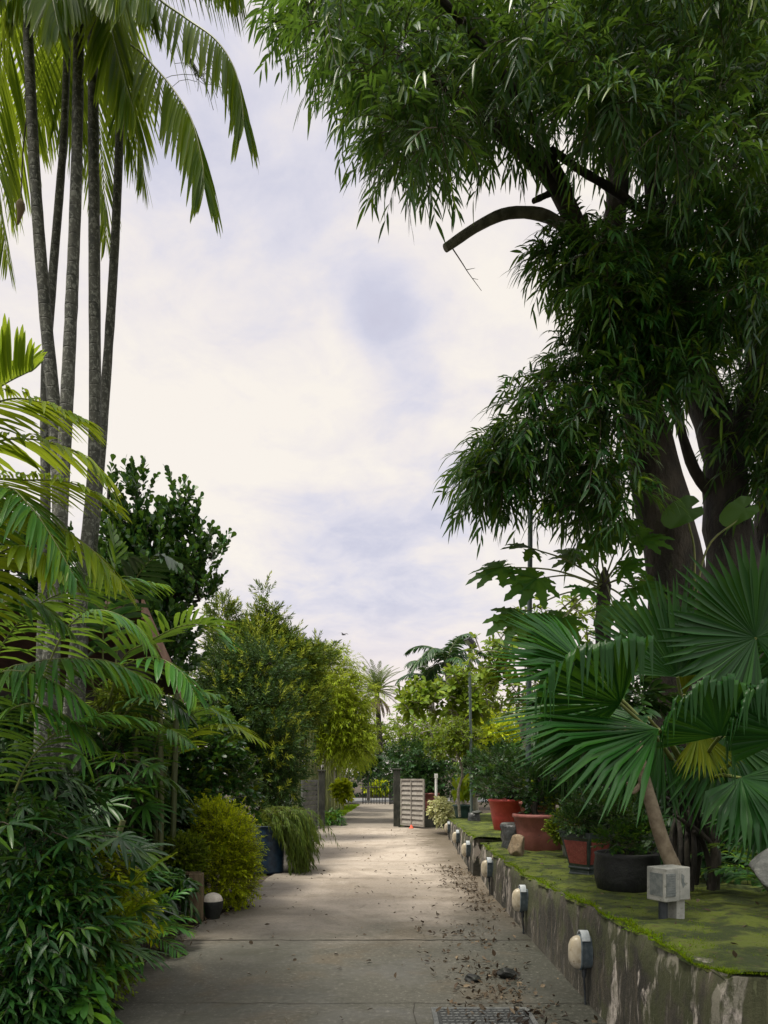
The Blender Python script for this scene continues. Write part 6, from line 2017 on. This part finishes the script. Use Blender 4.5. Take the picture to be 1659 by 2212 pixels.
# ------------------------------------------------------------------ far palms and trees beyond the gate
feather_palm('date_palm', (-.35, 54, 0), 'far date palm with spiky round crown and skirt of dead leaves over the path', P(814, 1492, 54), .20, 52, 2.5, .34, 'far_leaf', 51, None, (-.3, 1.45), (.5, 1.1), 30, .018, .0, 'bark_dark', .2, 22)
feather_palm('royal_palm', (4.0, 42, 0), 'far palm with drooping feathery fronds rising behind the frangipani crown', P(966, 1430, 42), .22, 12, 3.0, .75, 'dark_leaf', 52, None, (-.1, 1.3), (1.3, 2.1), 34, .05, .3, 'bark_grey', .4)
feather_palm('royal_palm', (2.9, 46, 0), 'lower dark palm just left of the drooping feathery one', P(930, 1465, 46), .20, 9, 2.6, .7, 'dark_leaf', 53, None, (-.2, 1.2), (1.3, 2.0), 28, .05, .3, 'bark_grey', .4)
FT = [
    ((-10.5, 46), 9.0, 4.2, 'far_leaf', 900, 'broad far tree behind the conifers on the left'),
    ((-5.6, 50), 8.0, 3.2, 'far_leaf', 800, 'far tree with thin twiggy top left of the bamboo'),
    ((-2.6, 40), 6.0, 1.8, 'bamboo_leaf', 620, 'pale feathery bamboo like tree just left of the date palm'),
    ((-3.9, 33), 6.3, 1.9, 'pine_leaf', 700, 'twiggy dark tree between conifer and bamboo'),
    ((-1.4, 62), 6.2, 2.6, 'far_leaf', 500, 'low far tree left of the date palm trunk'),
    ((2.5, 60), 7.0, 2.8, 'frangi_leaf', 700, 'rounded light green far tree right of the date palm'),
    ((6.2, 58), 8.4, 3.4, 'far_leaf', 800, 'far tree behind the feathery palms on the right'),
    ((11, 52), 8.6, 4.0, 'far_leaf', 800, 'far tree behind the near frangipani'),
    ((17, 48), 9.0, 4.4, 'dark_leaf', 700, 'far dark tree behind the big trunk'),
    ((-17, 44), 9.5, 4.6, 'dark_leaf', 600, 'far dark tree behind the shed'),
    ((-.9, 43), 3.6, 1.0, 'dark_leaf', 420, 'dark ivy covered small tree beyond the iron gate'),
    ((1.0, 44), 3.4, 1.1, 'dark_leaf', 420, 'dark small tree at the right end of the iron gate'),
    ((3.6, 33), 4.6, 1.8, 'far_leaf', 600, 'green tree behind the sparse frangipani'),
]
for k, ((x, y), h, rad, lm, n, lab) in enumerate(FT):
    far_tree('background_tree' if h > 5 else 'small_tree', (x, y, 0), lab, h, rad, lm, n, 800 + k, L=.34 if h > 5 else .22, W=.07 if h > 5 else .05)
bush('roadside_shrub', (-.5, 49.5, 0), 'round yellow flowering shrub across the road seen through the iron gate', 'shrub', [B(822, 1700, 49.5, 17, 26, 8), B(800, 1702, 49.5, 12, 20, 7)], 'lime_leaf', 160,
     dict(nl=7, SL=.3, LL=.2, LW=.07, droop=.2, ang=50, prof=OVAL, ld=.2), seed=81, tips=4)
bush('roadside_hedge', (0, 52, 0), 'dark hedge line across the road behind the iron gate', 'hedge', [((-6 + 2.2 * k, 52, .8), (1.7, 1.0, .9)) for k in range(7)], 'dark_leaf', 800,
     dict(nl=7, SL=.5, LL=.25, LW=.08, droop=.2, ang=50, prof=LANCE3, ld=.2), seed=82)
bush('path_hedge', (1.3, 28, 0), 'dark leafy hedge along the right side of the narrow path', 'hedge', [((1.35, 24.5, .8), (.65, 1.3, .9)), ((1.4, 27.5, .9), (.65, 1.6, 1.0)), ((1.4, 31, .8), (.65, 1.8, .9)), ((1.5, 35, .8), (.8, 2, .9))], 'mid_leaf', 900,
     dict(nl=8, SL=.3, LL=.13, LW=.035, droop=.2, ang=50, prof=LANCE3, ld=.2), seed=83)
bush('path_hedge', (-2.2, 30, 0), 'dark leafy hedge behind the bamboo on the left of the narrow path', 'hedge', [((-3.5, 27, .9), (.6, 1.8, 1.1)), ((-3.4, 30.5, .9), (.6, 1.8, 1.1)), ((-3.2, 34.5, .9), (.6, 2.0, 1.1)), ((-3.6, 24, .9), (.6, 1.6, 1.1))], 'dark_leaf', 900,
     dict(nl=8, SL=.3, LL=.13, LW=.035, droop=.2, ang=50, prof=LANCE3, ld=.2), seed=84)

# tiny bird
c_ = P(742, 1371, 40)
bd = thing('bird', c_, 'tiny dark bird gliding in the sky above the date palm', 'bird')
mb = MB()
mb.lathe((0, 0, 0), [(.001, -.12), (.03, -.07), (.04, 0), (.03, .07), (.012, .13), (.001, .15)], 10)
V = np.concatenate(mb.V)
mb.V = [np.stack((V[:, 2], V[:, 1], V[:, 0]), -1) + c_]
mb.F = [np.concatenate(mb.F)]
mb.M = [np.concatenate(mb.M)]
mb.build('body', M['bird'], bd)
for sg in (-1, 1):
    mb = MB()
    q = [(-.04, 0, .02), (.05, 0, .02), (.06, sg * .14, .09), (-.03, sg * .14, .09), (.0, sg * .33, .05), (-.05, sg * .32, .05)]
    q = [(a * .9 + b_ * .8, b_ * .55, c2) for a, b_, c2 in q]
    mb.add(np.array(q) + c_, [(0, 1, 2, 3), (3, 2, 4, 5)])
    mb.build('wing', M['bird'], bd)

for o in bpy.data.objects:
    if '_o' in o:
        del o['_o']
